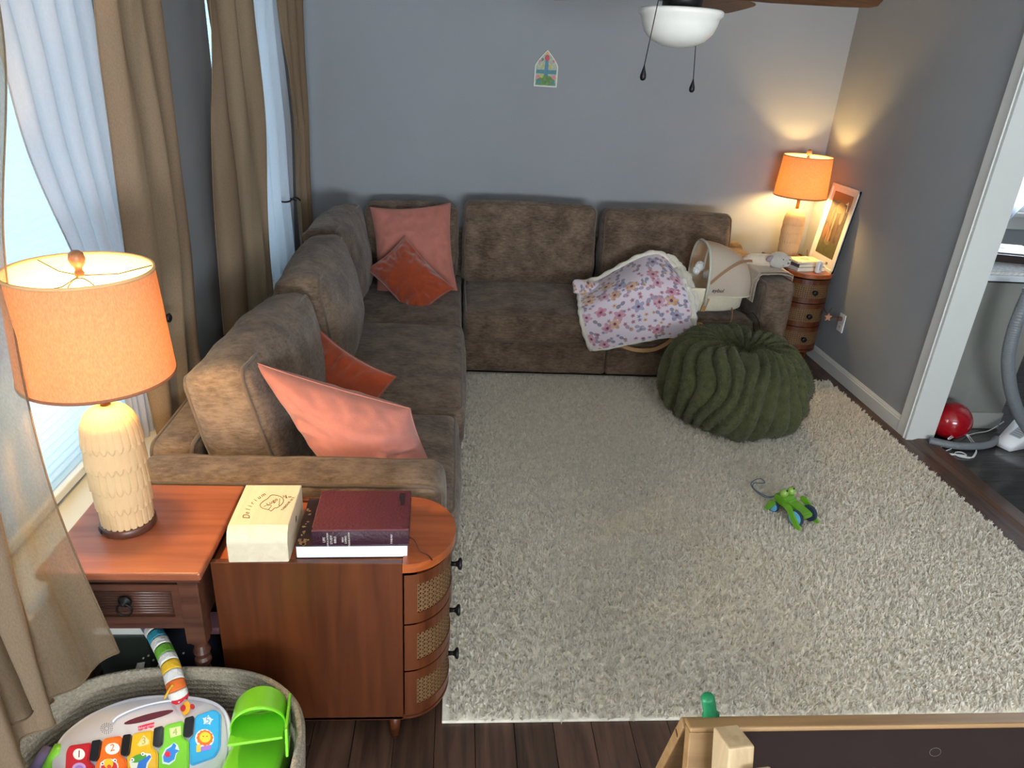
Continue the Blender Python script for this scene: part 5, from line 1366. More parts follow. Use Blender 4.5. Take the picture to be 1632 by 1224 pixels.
bm = bmesh.new(); me = py_mesh('body', v, f); bm.from_mesh(me); bmesh.ops.recalc_face_normals(bm, faces=bm.faces); bmesh.ops.bevel(bm, geom=list(bm.edges), offset=0.006, segments=2, affect='EDGES', clamp_overlap=True); bm.to_mesh(me); bm.free()
link('body', me, M_FROG, frog, world=False, smooth=False)
def sph(c, r, n=18): return lathe([(r*math.sin(math.pi*i/n)+1e-4, -r*math.cos(math.pi*i/n)) for i in range(n+1)], n+2, c)
for s in (-1, 1):
    e_ = fr('eye', *sph((0.040, s*0.022, 0.098), 0.0185), M_FROGE); fr('pupil', *sph((0.030, s*0.022, 0.1145), 0.004, 8), M_BLACK, e_)
    for (wx, wr) in ((-0.055, 0.036), (0.058, 0.024)):
        def disc(r, y0, y1, n=26):
            v, f = lathe([(r*0.98, 0), (r, 0.002), (r, y1-y0-0.002), (r*0.98, y1-y0)], n)
            return [Vector((wx+p[0], (y0+p[2]), wr+p[1])) for p in v], f
        y_in, y_out = (0.036, 0.050)
        a_, b_ = (y_in, y_out) if s > 0 else (-y_out, -y_in)
        t_ = fr('wheel', *disc(wr, a_, b_), M_TYRE, smooth=False)
        fr('wheel_face', *disc(wr*0.86, b_-0.003 if s > 0 else a_-0.0015, b_+0.0015 if s > 0 else a_+0.003), M_WHB, t_, smooth=False)
    # flipper leg bolted on the outside
    lg = [(-0.100, 0.006), (-0.075, 0.004), (-0.05, 0.022), (-0.020, 0.052), (0.004, 0.062), (0.012, 0.075), (-0.002, 0.084), (-0.030, 0.078), (-0.062, 0.045), (-0.09, 0.022)]
    vv, ff = fan_poly([(x, (0.053 if s > 0 else -0.061), z) for x, z in [tuple(p.xz) for p in smooth_path([(a, 0, b) for a, b in lg], 3, closed=True)]], 0.008, (0, 1, 0))
    fr('hind_leg', vv, ff, M_FROG, smooth=False)
    vv, ff = fan_poly([(x, (0.053 if s > 0 else -0.061), z) for x, z in ((0.045, 0.05), (0.058, 0.02), (0.072, 0.002), (0.095, 0.002), (0.088, 0.016), (0.076, 0.05), (0.060, 0.058))], 0.008, (0, 1, 0))
    fr('fore_leg', vv, ff, M_FROG, smooth=False)
v, f = lathe([(0.019, 0), (0.019, 0.068)], 18); fr('axle_roller', [Vector((-0.055+p[0], p[2]-0.034, 0.036+p[1])) for p in v], f, mat('brown_wood_roller', (130, 92, 72), 0.5), smooth=False)
v, f = lathe([(0.008, 0), (0.008, 0.072)], 10); fr('axle_rod', [Vector((0.058+p[0], p[2]-0.036, 0.026+p[1])) for p in v], f, mat('brown_wood_roller', (130, 92, 72), 0.5), smooth=False)
M_STR = mat('blue_grey_string', (84, 112, 128), 0.8)
mi = (tr(fg_c.x, fg_c.y, 0.024) @ rot('Z', 116)).inverted()
sp = [Vector((0.080, 0, 0.056))]+[mi @ at_z(px, py, z) for px, py, z in ((1222, 793, 0.05), (1205, 783, 0.045), (1197, 772, 0.045), (1203, 765, 0.045), (1213, 763, 0.045), (1219, 769, 0.045), (1212, 770, 0.047), (1202, 770, 0.05), (1201, 778, 0.052), (1222, 791, 0.055))]+[Vector((0.080, 0, 0.060))]
tube_obj('pull_string', smooth_path(sp, 5), 0.0022, M_STR, frog, 6, world=False)

# ------------------------------------------------------------------ child's easel at the bottom right
M_PINE = wood('pale_pine', (150, 124, 90), (172, 148, 112), 0.55, 5, 2, 0.0)
M_EASEL = wood('tan_beech_frame', (122, 90, 54), (142, 108, 68), 0.5, 4, 0, 0.05)
EY = 0.80
ez = empty('childs_easel', (0.85, 0.7, 0), 'wooden child easel with dark brown board and pale pine posts beyond the rug edge', 'easel')
pA = at_y(1097, 1142, EY+0.012); ETOP = pA.z-0.009; EX0, EX1 = pA.x, 1.22
lean = 16
# tilted near-side frame: local x along rail, y down the slope, z out of the board
mxe = tr(EX0, EY, ETOP) @ rot('X', -(90-lean)) @ Matrix.Identity(4)
dn = Vector((0, -math.sin(math.radians(lean)), -math.cos(math.radians(lean)))); outn = Vector((0, -math.cos(math.radians(lean)), math.sin(math.radians(lean))))
mxe = frame_mx((EX0, EY, ETOP), (1, 0, 0), -dn)      # v up the slope, w = u x v out of the board
WE = EX1-EX0; HE = ETOP/math.cos(math.radians(lean))-0.005
box('top_rail', 0, WE, -0.009, 0.0, -0.026, 0.004, M_EASEL, ez, 0.003, 2, mx=mxe)
box('bottom_rail', 0.04, WE-0.04, -0.58, -0.54, -0.012, 0.012, M_EASEL, ez, 0.003, 2, mx=mxe)
for (a, b) in ((0.0, 0.044), (WE-0.044, WE)):
    box('stile', a, b, -HE, -0.009, -0.020, 0.003, M_EASEL, ez, 0.002, 2, mx=mxe)
M_BOARD = mat('dark_brown_hardboard', (34, 23, 20), 0.85, noise=(20, 0.08), spec=0.15)
brd = box('board', 0.040, WE-0.040, -0.545, -0.012, -0.012, -0.006, M_BOARD, ez, mx=mxe)
mk = mat('faint_grey_mark', (92, 84, 82), 0.6)
pm = at_plane(1490, 1198, mxe @ Vector((0, 0, -0.007)), (mxe.to_3x3() @ Vector((0, 0, 1))))
nb = (mxe.to_3x3() @ Vector((0, 0, 1))).normalized(); ub = Vector((1, 0, 0)); vb = nb.cross(ub)
tube_obj('printed_ring', [pm+ub*0.010*math.cos(2*math.pi*i/20)+vb*0.0075*math.sin(2*math.pi*i/20) for i in range(20)], 0.0012, mk, brd, 5, closed=True)
text_obj('printed_mark', 'TCP', 0.016, frame_mx(pm+ub*0.008+vb*0.022, ub+vb*0.25, vb), mat('faint_black_mark', (30, 22, 20), 0.6), brd, shear=0.3)
# far-side frame of the A
mxf = frame_mx((EX0, EY+0.026, ETOP-0.012), (1, 0, 0), (0, -math.sin(math.radians(lean)), math.cos(math.radians(lean))))
box('far_rail', 0, WE, -0.06, -0.014, -0.010, 0.010, M_EASEL, ez, 0.003, 2, mx=mxf)
for (a, b) in ((0.0, 0.044), (WE-0.044, WE)): box('far_stile', a, b, -HE, -0.05, -0.010, 0.010, M_EASEL, ez, 0.002, 2, mx=mxf)
# pine post and block fastened on the near side
pt = at_y(1160, 1152, EY-0.03)
pmx = tr(pt.x, EY-0.052, pt.z) @ rot('Z', 6) @ rot('X', -lean)
box('pine_post', -0.021, 0.021, -0.030, 0.024, -HE+0.03, 0.0, M_PINE, ez, 0.003, 2, mx=pmx)
box('pine_block', 0.0, 0.046, -0.062, -0.032, -0.34, -0.034, M_PINE, ez, 0.003, 2, mx=pmx)
gk = at_y(1133, 1142, EY+0.035); gt = at_y(1128, 1112, EY+0.035)
v, f = lathe([(0.0125, -0.02), (0.0135, 0.0), (0.0145, 0.004), (0.0115, 0.008), (0.0115, (gt-gk).length), (0.009, (gt-gk).length+0.003), (0.001, (gt-gk).length+0.0035)], 20)
gm = tr(*gk) @ (gt-gk).to_track_quat('Z', 'Y').to_matrix().to_4x4()
link('green_peg', py_mesh('green_peg', [gm @ Vector(p) for p in v], f), mat('green_plastic_peg', (20, 110, 66), 0.4), ez)

# ------------------------------------------------------------------ woven basket with toys
KX, KY, KRX, KRY, KZ = -0.632, 1.055, 0.325, 0.285, 0.35
M_ROPE = mat('grey_beige_rope', (150, 140, 122), 0.9, noise=(160, 0.28), bump=(260, 0.6))
kb_ = empty('rope_basket', (KX, KY, 0), 'large grey beige coiled rope basket full of baby toys in front of the end table', 'basket')
rings = []; nco = 26; zz = 0.006
for i in range(nco):
    z0_ = KZ*i/nco; k = 0.90+0.10*(i/nco)**0.6; st_ = KZ/nco
    for q in range(4):
        a = math.pi*q/4; b = 0.0055*math.sin(a)
        rings.append(((KRX*k+b, KRY*k+b), z0_+st_*(q/4)))
rings.append(((KRX, KRY), KZ)); rings.append(((KRX-0.008, KRY-0.008), KZ+0.005)); rings.append(((KRX-0.016, KRY-0.016), KZ))
for i in range(nco-1, 0, -1):
    z0_ = KZ*i/nco; k = 0.90+0.10*(i/nco)**0.6; st_ = KZ/nco
    for q in range(4):
        a = math.pi*q/4; b = 0.0055*math.sin(a)
        rings.append(((KRX*k-0.012-b, KRY*k-0.012-b), z0_+st_*(1-q/4)-st_))
tub('coiled_wall', [(a, max(b, 0.002)) for a, b in rings], M_ROPE, kb_, KX, KY, n=110, e=2.7, cap1=True)
tube_obj('rim_coil', [Vector((KX, KY, KZ+0.004))+sup(2*math.pi*i/110, KRX-0.008, KRY-0.008, 2.7) for i in range(110)], 0.0078, M_ROPE, kb_, 8, closed=True)

# toy piano
pno = empty('toy_piano', (-0.66, 1.12, 0.22), 'white toy baby piano with five coloured keys lying in the rope basket', 'toy')
PN = Vector((0.03, -0.50, 0.86)).normalized(); PO = at_z(245, 1165, 0.318)
def pp(px, py, h=0.0):
    p = at_plane(px, py, PO+PN*h, PN); return p
def ppoly(name, pts, h0, th, material, parent=pno, r=0.0, k=4):
    P = [pp(a, b, h0) for a, b in pts]
    if r: P = round_poly(P, r, k)
    return poly_obj(name, P, th, PN, material, parent)
def pellipse(cx, cy, rx, ry, ang=0.0, n=18, fn=None):
    out = []
    for i in range(n):
        a = 2*math.pi*i/n; q = fn(a) if fn else 1.0
        x, y = rx*math.cos(a)*q, ry*math.sin(a)*q; ca, sa = math.cos(math.radians(ang)), math.sin(math.radians(ang))
        out.append((cx+x*ca-y*sa, cy+x*sa+y*ca))
    return out
out2 = smooth_path([(86, 1232, 0), (91, 1203, 0), (108, 1174, 0), (138, 1149, 0), (172, 1131, 0), (210, 1118, 0), (250, 1112, 0), (292, 1112, 0), (330, 1117, 0), (354, 1127, 0), (367, 1144, 0), (372, 1170, 0), (373, 1205, 0), (366, 1240, 0), (340, 1265, 0), (250, 1280, 0), (150, 1290, 0), (100, 1270, 0)], 5, closed=True)
M_PWH = mat('glossy_white_toy_plastic', (222, 220, 228), 0.25, coat=0.3)
v, f = fan_poly([pp(p.x, p.y, -0.034) for p in out2], 0.034, PN)
bm = bmesh.new(); me = py_mesh('case', v, f); bm.from_mesh(me); bmesh.ops.recalc_face_normals(bm, faces=bm.faces)
te = [e for e in bm.edges if all((vv.co-PO).dot(PN) > -0.001 for vv in e.verts)]
bmesh.ops.bevel(bm, geom=te, offset=0.009, segments=4, affect='EDGES', clamp_overlap=True); bm.to_mesh(me); bm.free()
link('case', me, M_PWH, pno)
ppoly('case_base', [((p.x-235)*1.015+235, (p.y-1190)*1.015+1192) for p in out2], -0.046, 0.012, mat('red_toy_plastic', (176, 30, 36), 0.35))
KEYC = [(186, 28, 38), (238, 110, 30), (222, 176, 28), (118, 196, 44), (42, 160, 214)]
KEYP = [[(107, 1200), (112, 1189), (149, 1184), (143, 1214), (152, 1219), (150, 1260), (104, 1268)],
        [(166, 1178), (196, 1173), (192, 1203), (204, 1211), (202, 1250), (153, 1258), (154, 1217), (160, 1209)],
        [(213, 1170), (246, 1164), (244, 1192), (253, 1198), (253, 1244), (205, 1249), (204, 1207), (209, 1202)],
        [(263, 1157), (294, 1149), (292, 1176), (302, 1181), (302, 1232), (254, 1242), (254, 1196), (262, 1187)],
        [(312, 1142), (342, 1131), (353, 1138), (352, 1192), (343, 1208), (304, 1222), (303, 1178), (311, 1172)]]
M_SW = mat('sticker_white', (232, 228, 220), 0.35)
keys = []
for i in range(5):
    m_ = mat('key_plastic_%d_%d_%d' % KEYC[i], KEYC[i], 0.25, coat=0.35)
    P = round_poly([pp(a, b, 0.0) for a, b in KEYP[i]], 0.008, 4); v, f = fan_poly(P, 0.009, PN)
    bm = bmesh.new(); me = py_mesh('key', v, f); bm.from_mesh(me); bmesh.ops.recalc_face_normals(bm, faces=bm.faces)
    te = [e for e in bm.edges if all((vv.co-PO).dot(PN) > 0.008 for vv in e.verts)]
    bmesh.ops.bevel(bm, geom=te, offset=0.003, segments=2, affect='EDGES', clamp_overlap=True); bm.to_mesh(me); bm.free()
    o = link('key', me, m_, pno, smooth=False); o['label'] = ['red key with number one', 'orange key with number two', 'yellow key with number three', 'green key with number four', 'blue key with number five'][i]; keys.append(o)
for P in ([(150, 1182), (164, 1180), (160, 1207), (154, 1215), (145, 1213)], [(199, 1173), (212, 1171), (208, 1201), (202, 1207), (195, 1204)], [(248, 1162), (262, 1158), (260, 1186), (253, 1193), (246, 1190)], [(297, 1146), (311, 1142), (308, 1170), (301, 1177), (294, 1175)]):
    ppoly('black_key', P, 0.0, 0.013, mat('glossy_black_plastic', (20, 20, 22), 0.2, coat=0.4), pno, 0.004, 3)
ppoly('handle_slot', pellipse(237, 1143, 41, 5.2, -15), 0.0, 0.0006, mat('dark_red_recess', (86, 18, 34), 0.5))
hr = [pp(a, b, 0.002) for a, b in pellipse(234, 1136, 56, 12, -16, 40)]
tube_obj('handle_ridge', [hr[i] for i in range(20, 40)], 0.0028, M_PWH, pno, 6)
lg = ppoly('brand_badge', [(220, 1158), (233, 1154), (246, 1151), (245.5, 1158), (241, 1160.5), (237, 1159.5), (233, 1162), (229, 1161.5), (225, 1164), (220.5, 1164)], 0.0, 0.001, mat('badge_red', (206, 30, 62), 0.4))
uP = (pp(246, 1154)-pp(220, 1161)).normalized(); vP = PN.cross(uP)
text_obj('badge_lettering', 'fisher-price', 0.0072, frame_mx(pp(233, 1158, 0.0012), uP, vP), mat('badge_pink_white', (244, 206, 214), 0.4), lg)
sc_ = (170, 1161)
for ring, cnt in ((3.4, 8), (6.2, 12), (8.8, 16)):
    for i in range(cnt):
        a = 2*math.pi*i/cnt
        ppoly('speaker_hole', pellipse(sc_[0]+ring*1.05*math.cos(a), sc_[1]+ring*0.95*math.sin(a), 0.7, 0.7, 0, 6), 0.0, 0.0006, M_BLACK)
sw = ppoly('slide_switch', pellipse(297, 1129, 6.5, 11.5, 12, 20), 0.0, 0.004, mat('amber_toy_plastic', (226, 160, 34), 0.3))
ppoly('switch_knob', pellipse(292, 1129, 4, 5.5, 20, 14), 0.004, 0.003, mat('red_toy_plastic', (176, 30, 36), 0.35), sw)
ppoly('button', pellipse(307, 1126.5, 3.6, 4.2, 0, 14), 0.0, 0.004, mat('red_toy_plastic', (176, 30, 36), 0.35))
num_c = [(126, 1202), (179, 1192), (229, 1181), (279, 1167), (331, 1148)]
bg_shapes = [pellipse(126, 1202, 9.5, 9, 0), pellipse(179, 1192, 10.5, 9, -12, 20, lambda a: 1.0+0.15*math.sin(a)+0.1*abs(math.cos(a))), [(219, 1187), (229, 1171), (238, 1180), (237, 1186), (222, 1190)], [(270, 1161), (288, 1157), (289, 1171), (272, 1176)],
             pellipse(331, 1148, 9.5, 8.5, -10, 20, lambda a: 1.0 if int(round(a/(2*math.pi)*20)) % 4 == 0 else 0.68)]
TC = [(120, 30, 40), (230, 100, 40), (170, 156, 90), (150, 170, 90), (120, 160, 190)]
for i in range(5):
    pat = ppoly('number_patch', bg_shapes[i], 0.0092, 0.0005, M_SW if i < 2 else mat('pale_sticker_%d' % i, [(0, 0, 0), (0, 0, 0), (226, 206, 140), (206, 214, 150), (196, 218, 226)][i], 0.35), keys[i])
    text_obj('number', str(i+1), 0.021, frame_mx(pp(num_c[i][0], num_c[i][1], 0.0101), uP, vP), mat('number_ink_%d' % i, TC[i], 0.5), pat)
def st(name, pts, col, key, h=0.0094): return ppoly(name, pts, h, 0.0004, mat('sticker_%d_%d_%d' % col, col, 0.4), keys[key])
st('sticker_outline', pellipse(326, 1177, 15, 15, 0, 20), (226, 232, 232), 4); st('lion_mane', pellipse(326.5, 1176, 13, 12.5, 0, 24, lambda a: 1+0.06*math.cos(12*a)), (226, 108, 34), 4, 0.0099); st('lion_face', pellipse(327, 1175, 9, 8.5), (240, 196, 50), 4, 0.0104)
st('lion_body', [(313, 1188), (320, 1186), (320, 1198), (313, 1199)], (236, 190, 60), 4, 0.0099); st('lion_rug', [(321, 1190), (336, 1187), (336, 1194), (321, 1197)], (156, 110, 196), 4, 0.0099)
for dx in (-3, 3): st('lion_eye', pellipse(327+dx, 1173.5, 0.9, 0.9, 0, 8), (40, 30, 20), 4, 0.0109)
st('sticker_outline', [(258, 1204), (264, 1193), (272, 1188), (277, 1183), (283, 1187), (286, 1195), (281, 1203), (279, 1212), (270, 1219), (259, 1217)], (206, 226, 220), 3); st('elephant_body', [(260, 1206), (265, 1195), (273, 1190), (277, 1184), (281, 1188), (279, 1194), (286, 1196), (280, 1201), (278, 1210), (269, 1216), (261, 1214)], (46, 128, 210), 3, 0.0099); st('elephant_ear', pellipse(267, 1202, 4.6, 4.8, 0, 14), (222, 34, 58), 3, 0.0104)
st('sticker_outline', [(206, 1214), (214, 1206), (226, 1200), (240, 1201), (242, 1208), (236, 1218), (233, 1232), (212, 1236), (208, 1222)], (226, 226, 214), 2); st('frog_face', pellipse(221, 1208.5, 13, 6, -20, 18), (72, 150, 52), 2, 0.0099); st('frog_shirt', [(221, 1214), (233, 1207), (238, 1203), (241, 1206), (234, 1216), (231, 1230), (216, 1232)], (40, 110, 200), 2, 0.0104)
for (a, b) in ((211, 1211), (228, 1201.5)): st('frog_eye', pellipse(a, b, 3.2, 3, 0, 12), (240, 240, 236), 2, 0.0108); st('frog_pupil', pellipse(a-0.4, b+0.2, 1.2, 1.2, 0, 8), (30, 30, 30), 2, 0.0112)
st('sticker_outline', pellipse(174, 1222, 15, 13, 0, 18), (228, 226, 220), 1); st('parrot_head', pellipse(174, 1223, 13, 11.5, 0, 18), (208, 40, 52), 1, 0.0099); st('parrot_beak', pellipse(173, 1217, 7.5, 8, -10, 14), (246, 190, 40), 1, 0.0104); st('parrot_mouth', pellipse(174, 1222, 3.5, 3.5, 0, 10), (220, 70, 30), 1, 0.0108)
for (a, b) in ((163, 1217), (183, 1212)): st('parrot_eye', pellipse(a, b, 3.2, 3, 0, 12), (240, 240, 236), 1, 0.0108); st('parrot_pupil', pellipse(a+0.5, b, 1.3, 1.3, 0, 8), (26, 26, 26), 1, 0.0112)
st('snail_shell', pellipse(126, 1224, 11, 8.5, -8, 16), (190, 150, 206), 0); st('snail_shell', pellipse(126, 1225, 7, 5.5, -8, 14), (150, 110, 190), 0, 0.0099)
v, f = tube([pp(78, 1226, -0.02), pp(92, 1200, -0.012), pp(98, 1190, -0.015)], 0.016, 12); link('hinge_knob', py_mesh('hinge_knob', v, f), mat('lime_toy_plastic', (120, 190, 50), 0.3), pno)
v, f = tube([pp(58, 1230, -0.03), pp(72, 1206, -0.025), pp(80, 1196, -0.03)], 0.018, 12); link('purple_cap', py_mesh('purple_cap', v, f), mat('grey_purple_cloth', (92, 82, 116), 0.8), pno)

# lime green hooded toy
gt_ = empty('lime_scoop_toy', (-0.40, 1.12, 0.2), 'glossy lime green plastic hood shaped toy at the basket edge beside the toy piano', 'toy')
M_LIME = mat('glossy_lime_plastic', (122, 206, 46), 0.28, coat=0.3)
GA = at_z(416, 1132, 0.335); ga = Vector((0.16, -0.90, 0.30)).normalized()
gu = Vector((1, 0.12, 0)); gu = (gu-ga*gu.dot(ga)).normalized(); gw = gu.cross(ga); gw = gw if gw.z > 0 else -gw
v, f = [], []; GR, GL = 0.060, 0.095; nA, nL = 28, 8
for sgn in (0, 1):
    for i in range(nL+1):
        for k in range(nA+1):
            a = math.radians(-8+196*k/nA); r = GR-(0.003 if sgn else 0); ll = GL*(0.72+0.28*math.sin(max(0.0, min(math.pi, a))))
            v.append(GA+ga*(ll*i/nL)+gu*r*math.cos(a)+gw*r*math.sin(a))
q = (nL+1)*(nA+1)
for i in range(nL):
    for k in range(nA):
        a = i*(nA+1)+k; f.append((a, a+1, a+nA+2, a+nA+1)); f.append((q+a, q+a+nA+1, q+a+nA+2, q+a+1))
for k in range(nA): a = nL*(nA+1)+k; f.append((a, a+1, q+a+1, q+a))
link('hood', py_mesh('hood', v, f), M_LIME, gt_)
v = [GA+ga*0.004]; f = []
for k in range(nA+1):
    a = math.radians(-8+196*k/nA); v.append(GA+ga*0.004+gu*(GR-.003)*math.cos(a)+gw*(GR-.003)*math.sin(a)+ga*0.006*(k % 2))
for k in range(nA): f.append((0, k+1, k+2))
link('back_wall', py_mesh('back_wall', v, f), M_LIME, gt_, smooth=False)
mxg = frame_mx(GA-gw*0.012, gu, ga)
box('tray', -GR, GR*0.92, -0.004, 0.11, -0.006, 0.0, M_LIME, gt_, 0.002, 2, mx=mxg)
for i in range(7): box('tray_rib', -GR*0.7+i*0.004, GR*0.75, 0.006+i*0.011, 0.008+i*0.011, 0.0, 0.005, M_LIME, gt_, mx=mxg if mxg.to_3x3().col[2].z > 0 else mxg @ rot('Y', 180))
vb_, fb_ = rounded_box(0.125, 0.19, 0.085, 0.012, m=5)
link('lower_body', py_mesh('lower_body', [tr(GA.x+0.004, GA.y-0.075, GA.z-0.085) @ rot('X', -12) @ p for p in vb_], fb_), M_LIME, gt_)
mxk = frame_mx(GA+gu*(GR+0.006), gw, ga)
br = box('side_bracket', -0.03, 0.034, 0.0, 0.15, -0.003, 0.003, M_LIME, gt_, 0.002, 2, mx=mxk)
for yv in (0.04, 0.095): box('bracket_slot', -0.004, 0.016, yv, yv+0.018, -0.0045, 0.0045, M_BLACK, br, mx=mxk)

# striped toy arch reaching out of the basket
ra = empty('striped_toy_arch', (-0.68, 1.38, 0.34), 'rainbow striped fabric toy arch reaching from the basket under the end table', 'toy')
ctr = smooth_path([at_z(287, 1117, 0.335), at_z(281, 1095, 0.366), at_z(272, 1062, 0.384), at_z(258, 1030, 0.388), at_z(243, 1003, 0.388), at_z(226, 978, 0.378), at_z(205, 955, 0.35)], 12)
cols = [(196, 30, 44), (224, 220, 214), (222, 108, 40), (224, 220, 214), (226, 178, 40), (224, 220, 214), (104, 164, 48), (224, 220, 214), (46, 140, 160), (224, 220, 214), (104, 88, 140), (190, 184, 188), (150, 146, 150)]
npt = len(ctr); cut = [int(npt*(0.02+0.78*i/(len(cols)-1))) for i in range(len(cols))]+[npt-1]
for i, c in enumerate(cols):
    seg = ctr[cut[i]:cut[i+1]+1]
    if len(seg) < 2: continue
    tube_obj('stripe', seg, 0.0215, mat('stripe_cloth_%d_%d_%d' % c, c, 0.9, bump=(120, 0.3)), ra, 16)
tube_obj('yellow_loop', smooth_path([at_z(275, 1092, 0.40), at_z(270, 1098, 0.385), at_z(266, 1106, 0.37), at_z(262, 1113, 0.36)], 5), 0.0026, mat('yellow_cord', (222, 176, 50), 0.7), ra, 6)
# odd clothes at the bottom of the basket
cl = empty('crumpled_cloth', (-0.66, 1.05, 0.03), 'dim mauve cloth bundle lying inside the rope basket', 'cloth')
v, f = rounded_box(0.50, 0.42, 0.17, 0.07, (0, 0, 0.03), m=12, wrinkle=0.05, wscale=9)
link('bundle', py_mesh('bundle', [tr(-0.635, 1.045, 0.125) @ p for p in v], f), mat('dim_mauve_cloth', (92, 80, 92), 0.95, noise=(8, 0.2)), cl)

# ------------------------------------------------------------------ things under the end table
sb = empty('storage_box', (-0.84, 1.55, 0), 'dark green grey storage box with white lid under the end table', 'box')
box('box_body', -0.905, -0.775, 1.46, 1.64, 0, 0.345, mat('dark_green_grey_card', (60, 66, 60), 0.7), sb, 0.003)
box('lid', -0.908, -0.772, 1.457, 1.643, 0.345, 0.375, mat('off_white_card', (186, 186, 178), 0.7), sb, 0.003)
nb_ = empty('navy_bag', (-0.68, 1.56, 0), 'navy blue fabric bag with small white specks under the end table', 'bag')
v, f = rounded_box(0.15, 0.19, 0.30, 0.05, (0.0, 0.0, 0.02), m=8, wrinkle=0.02, wscale=10)
link('bag_body', py_mesh('bag_body', [tr(-0.683, 1.555, 0.16) @ p for p in v], f), mat('navy_cloth', (26, 28, 44), 0.9, noise=(30, 0.2)), nb_)
for (px, py) in ((236, 1046), (244, 1053), (292, 1042), (252, 1062), (228, 1050)):
    c = at_y(px, py, 1.452); poly_obj('white_speck', [c+Vector((0.0025*math.cos(a), 0, 0.002*math.sin(a))) for a in (0, 1.3, 2.5, 3.8, 5.1)], 0.004, (0, 1, 0), M_SW, nb_)
ps = empty('paper_scrap', (-0.70, 1.46, 0.3), 'pink and white paper sheets sticking out of the navy bag', 'paper')
box('pink_sheet', -0.675, -0.60, 1.49, 1.55, 0.315, 0.337, mat('dusty_pink_paper', (168, 116, 124), 0.8), ps, mx=None)
wsn = at_y(219, 1068, 1.41)
poly_obj('white_sheet', [wsn+Vector(q) for q in ((-0.018, 0.0, -0.03), (0.012, 0.0, -0.01), (0.016, 0.012, 0.016), (-0.002, 0.01, 0.014))], 0.002, (0, 0.3, -0.9), M_SW, ps)

# ------------------------------------------------------------------ dining side of the opening
isl = empty('counter_unit', (2.88, 3.75, 0), 'grey counter unit with pale worktop edge beyond the opening', 'counter')
M_ISL = mat('mid_grey_panel', (128, 128, 122), 0.7, noise=(2.5, 0.06))
box('panel_body', XR+WT+0.02, 3.115, 3.41, 4.05, 0, 0.852, M_ISL, isl)
box('plinth', XR+WT+0.02, 3.12, 3.397, 3.41, 0, 0.10, mat('light_grey_plinth', (156, 156, 150), 0.6), isl, 0.003)
box('dark_strip', XR+WT+0.02, 3.118, 3.405, 4.05, 0.852, 0.866, M_BLACK, isl)  # black strip between panel and worktop
box('worktop', XR+WT+0.02, 3.16, 3.375, 4.07, 0.866, 0.898, mat('pale_worktop', (206, 212, 216), 0.25, spec=0.6), isl, 0.003)
pm1 = empty('printed_placemat', (2.95, 3.6, 0.9), 'speckled grey placemat lying on the pale worktop', 'placemat')
box('mat_sheet', 2.66, 3.13, 3.385, 3.78, 0.8985, 0.912, mat('speckled_grey_paper', (196, 194, 190), 0.6, noise=(60, 0.2), detail=1), pm1, 0.001)
ft = empty('dark_tray', (2.95, 3.75, 0.91), 'dark brown framed tray on the placemat holding a drawing', 'tray')
mxt = tr(2.98, 3.76, 0.9125) @ rot('Z', -13)
for q in ((-0.26, 0.26, -0.15, -0.125), (-0.26, 0.26, 0.125, 0.15), (-0.26, -0.235, -0.125, 0.125), (0.235, 0.26, -0.125, 0.125)): box('tray_side', *q, 0, 0.04, mat('very_dark_brown_wood', (38, 22, 18), 0.4), ft, 0.002, 1, mx=mxt)
box('tray_floor', -0.235, 0.235, -0.125, 0.125, 0, 0.008, mat('very_dark_brown_wood', (38, 22, 18), 0.4), ft, mx=mxt)
dwg = empty('paper_drawing', (2.98, 3.76, 0.955), 'white paper with a blue ink drawing on the dark tray', 'paper')
box('sheet', -0.22, 0.24, -0.10, 0.15, 0.041, 0.046, M_SW, dwg, mx=mxt)
for i in range(7):
    a = i*0.9; poly_obj('ink_stroke', [mxt @ Vector((0.03+0.02*math.cos(a)+0.02*i*0.3+t_*0.05*math.cos(a*1.7), 0.02+0.02*math.sin(a)+t_*0.05*math.sin(a*1.7)+w_, 0.0462)) for t_, w_ in ((0, 0), (1, 0), (1, 0.004), (0, 0.004))], 0.0004, (0, 0, 1), mat('blue_ink', (90, 100, 160), 0.6), dwg)
M_DSHEER = cloth('bright_white_sheer', (214, 220, 230), (220, 230, 244), 0.6, 0.15, 0.02, 300)
curtain('sheer_curtain', [(2.2, (3.66, 4.82), (4.6, 4.82)), (1.6, (3.66, 4.82), (4.34, 4.82)), (1.15, (3.66, 4.82), (4.06, 4.82)), (0.95, (3.66, 4.82), (3.93, 4.82)), (0.72, (3.66, 4.82), (3.82, 4.82))], 5, 0.015, M_DSHEER, 'white sheer curtain at the dining window beyond the opening', seed=9.1)
rd = empty('curtain_rod', (4.5, 4.82, 2.2), 'black curtain rod above the dining window', 'curtain rod')
tube_obj('rod', [(3.6, 4.82, 2.21), (5.45, 4.82, 2.21)], 0.009, M_BLACK, rd, 10)
for x_ in (3.64, 5.4): box('bracket', x_-0.008, x_+0.008, 4.815, 4.90, 2.2, 2.22, M_BLACK, rd)
# red ball
bl = empty('red_ball', (2.725, 3.285, 0), 'shiny red inflatable ball on the dark floor behind the door casing', 'ball')
v, f = sph((2.725, 3.285, 0.104), 0.104, 30); link('ball_skin', py_mesh('ball_skin', v, f), mat('shiny_red_vinyl', (150, 10, 22), 0.2, coat=0.4), bl)
v, f = lathe([(0.006, 0), (0.005, 0.004), (0.001, 0.005)], 12); bmx = tr(2.725, 3.285, 0.104) @ Vector((0.2, -0.3, 0.9)).to_track_quat('Z', 'Y').to_matrix().to_4x4() @ tr(0, 0, 0.1035)
link('valve', py_mesh('valve', [bmx @ Vector(p) for p in v], f), mat('dark_red_valve', (120, 10, 20), 0.4), bl)
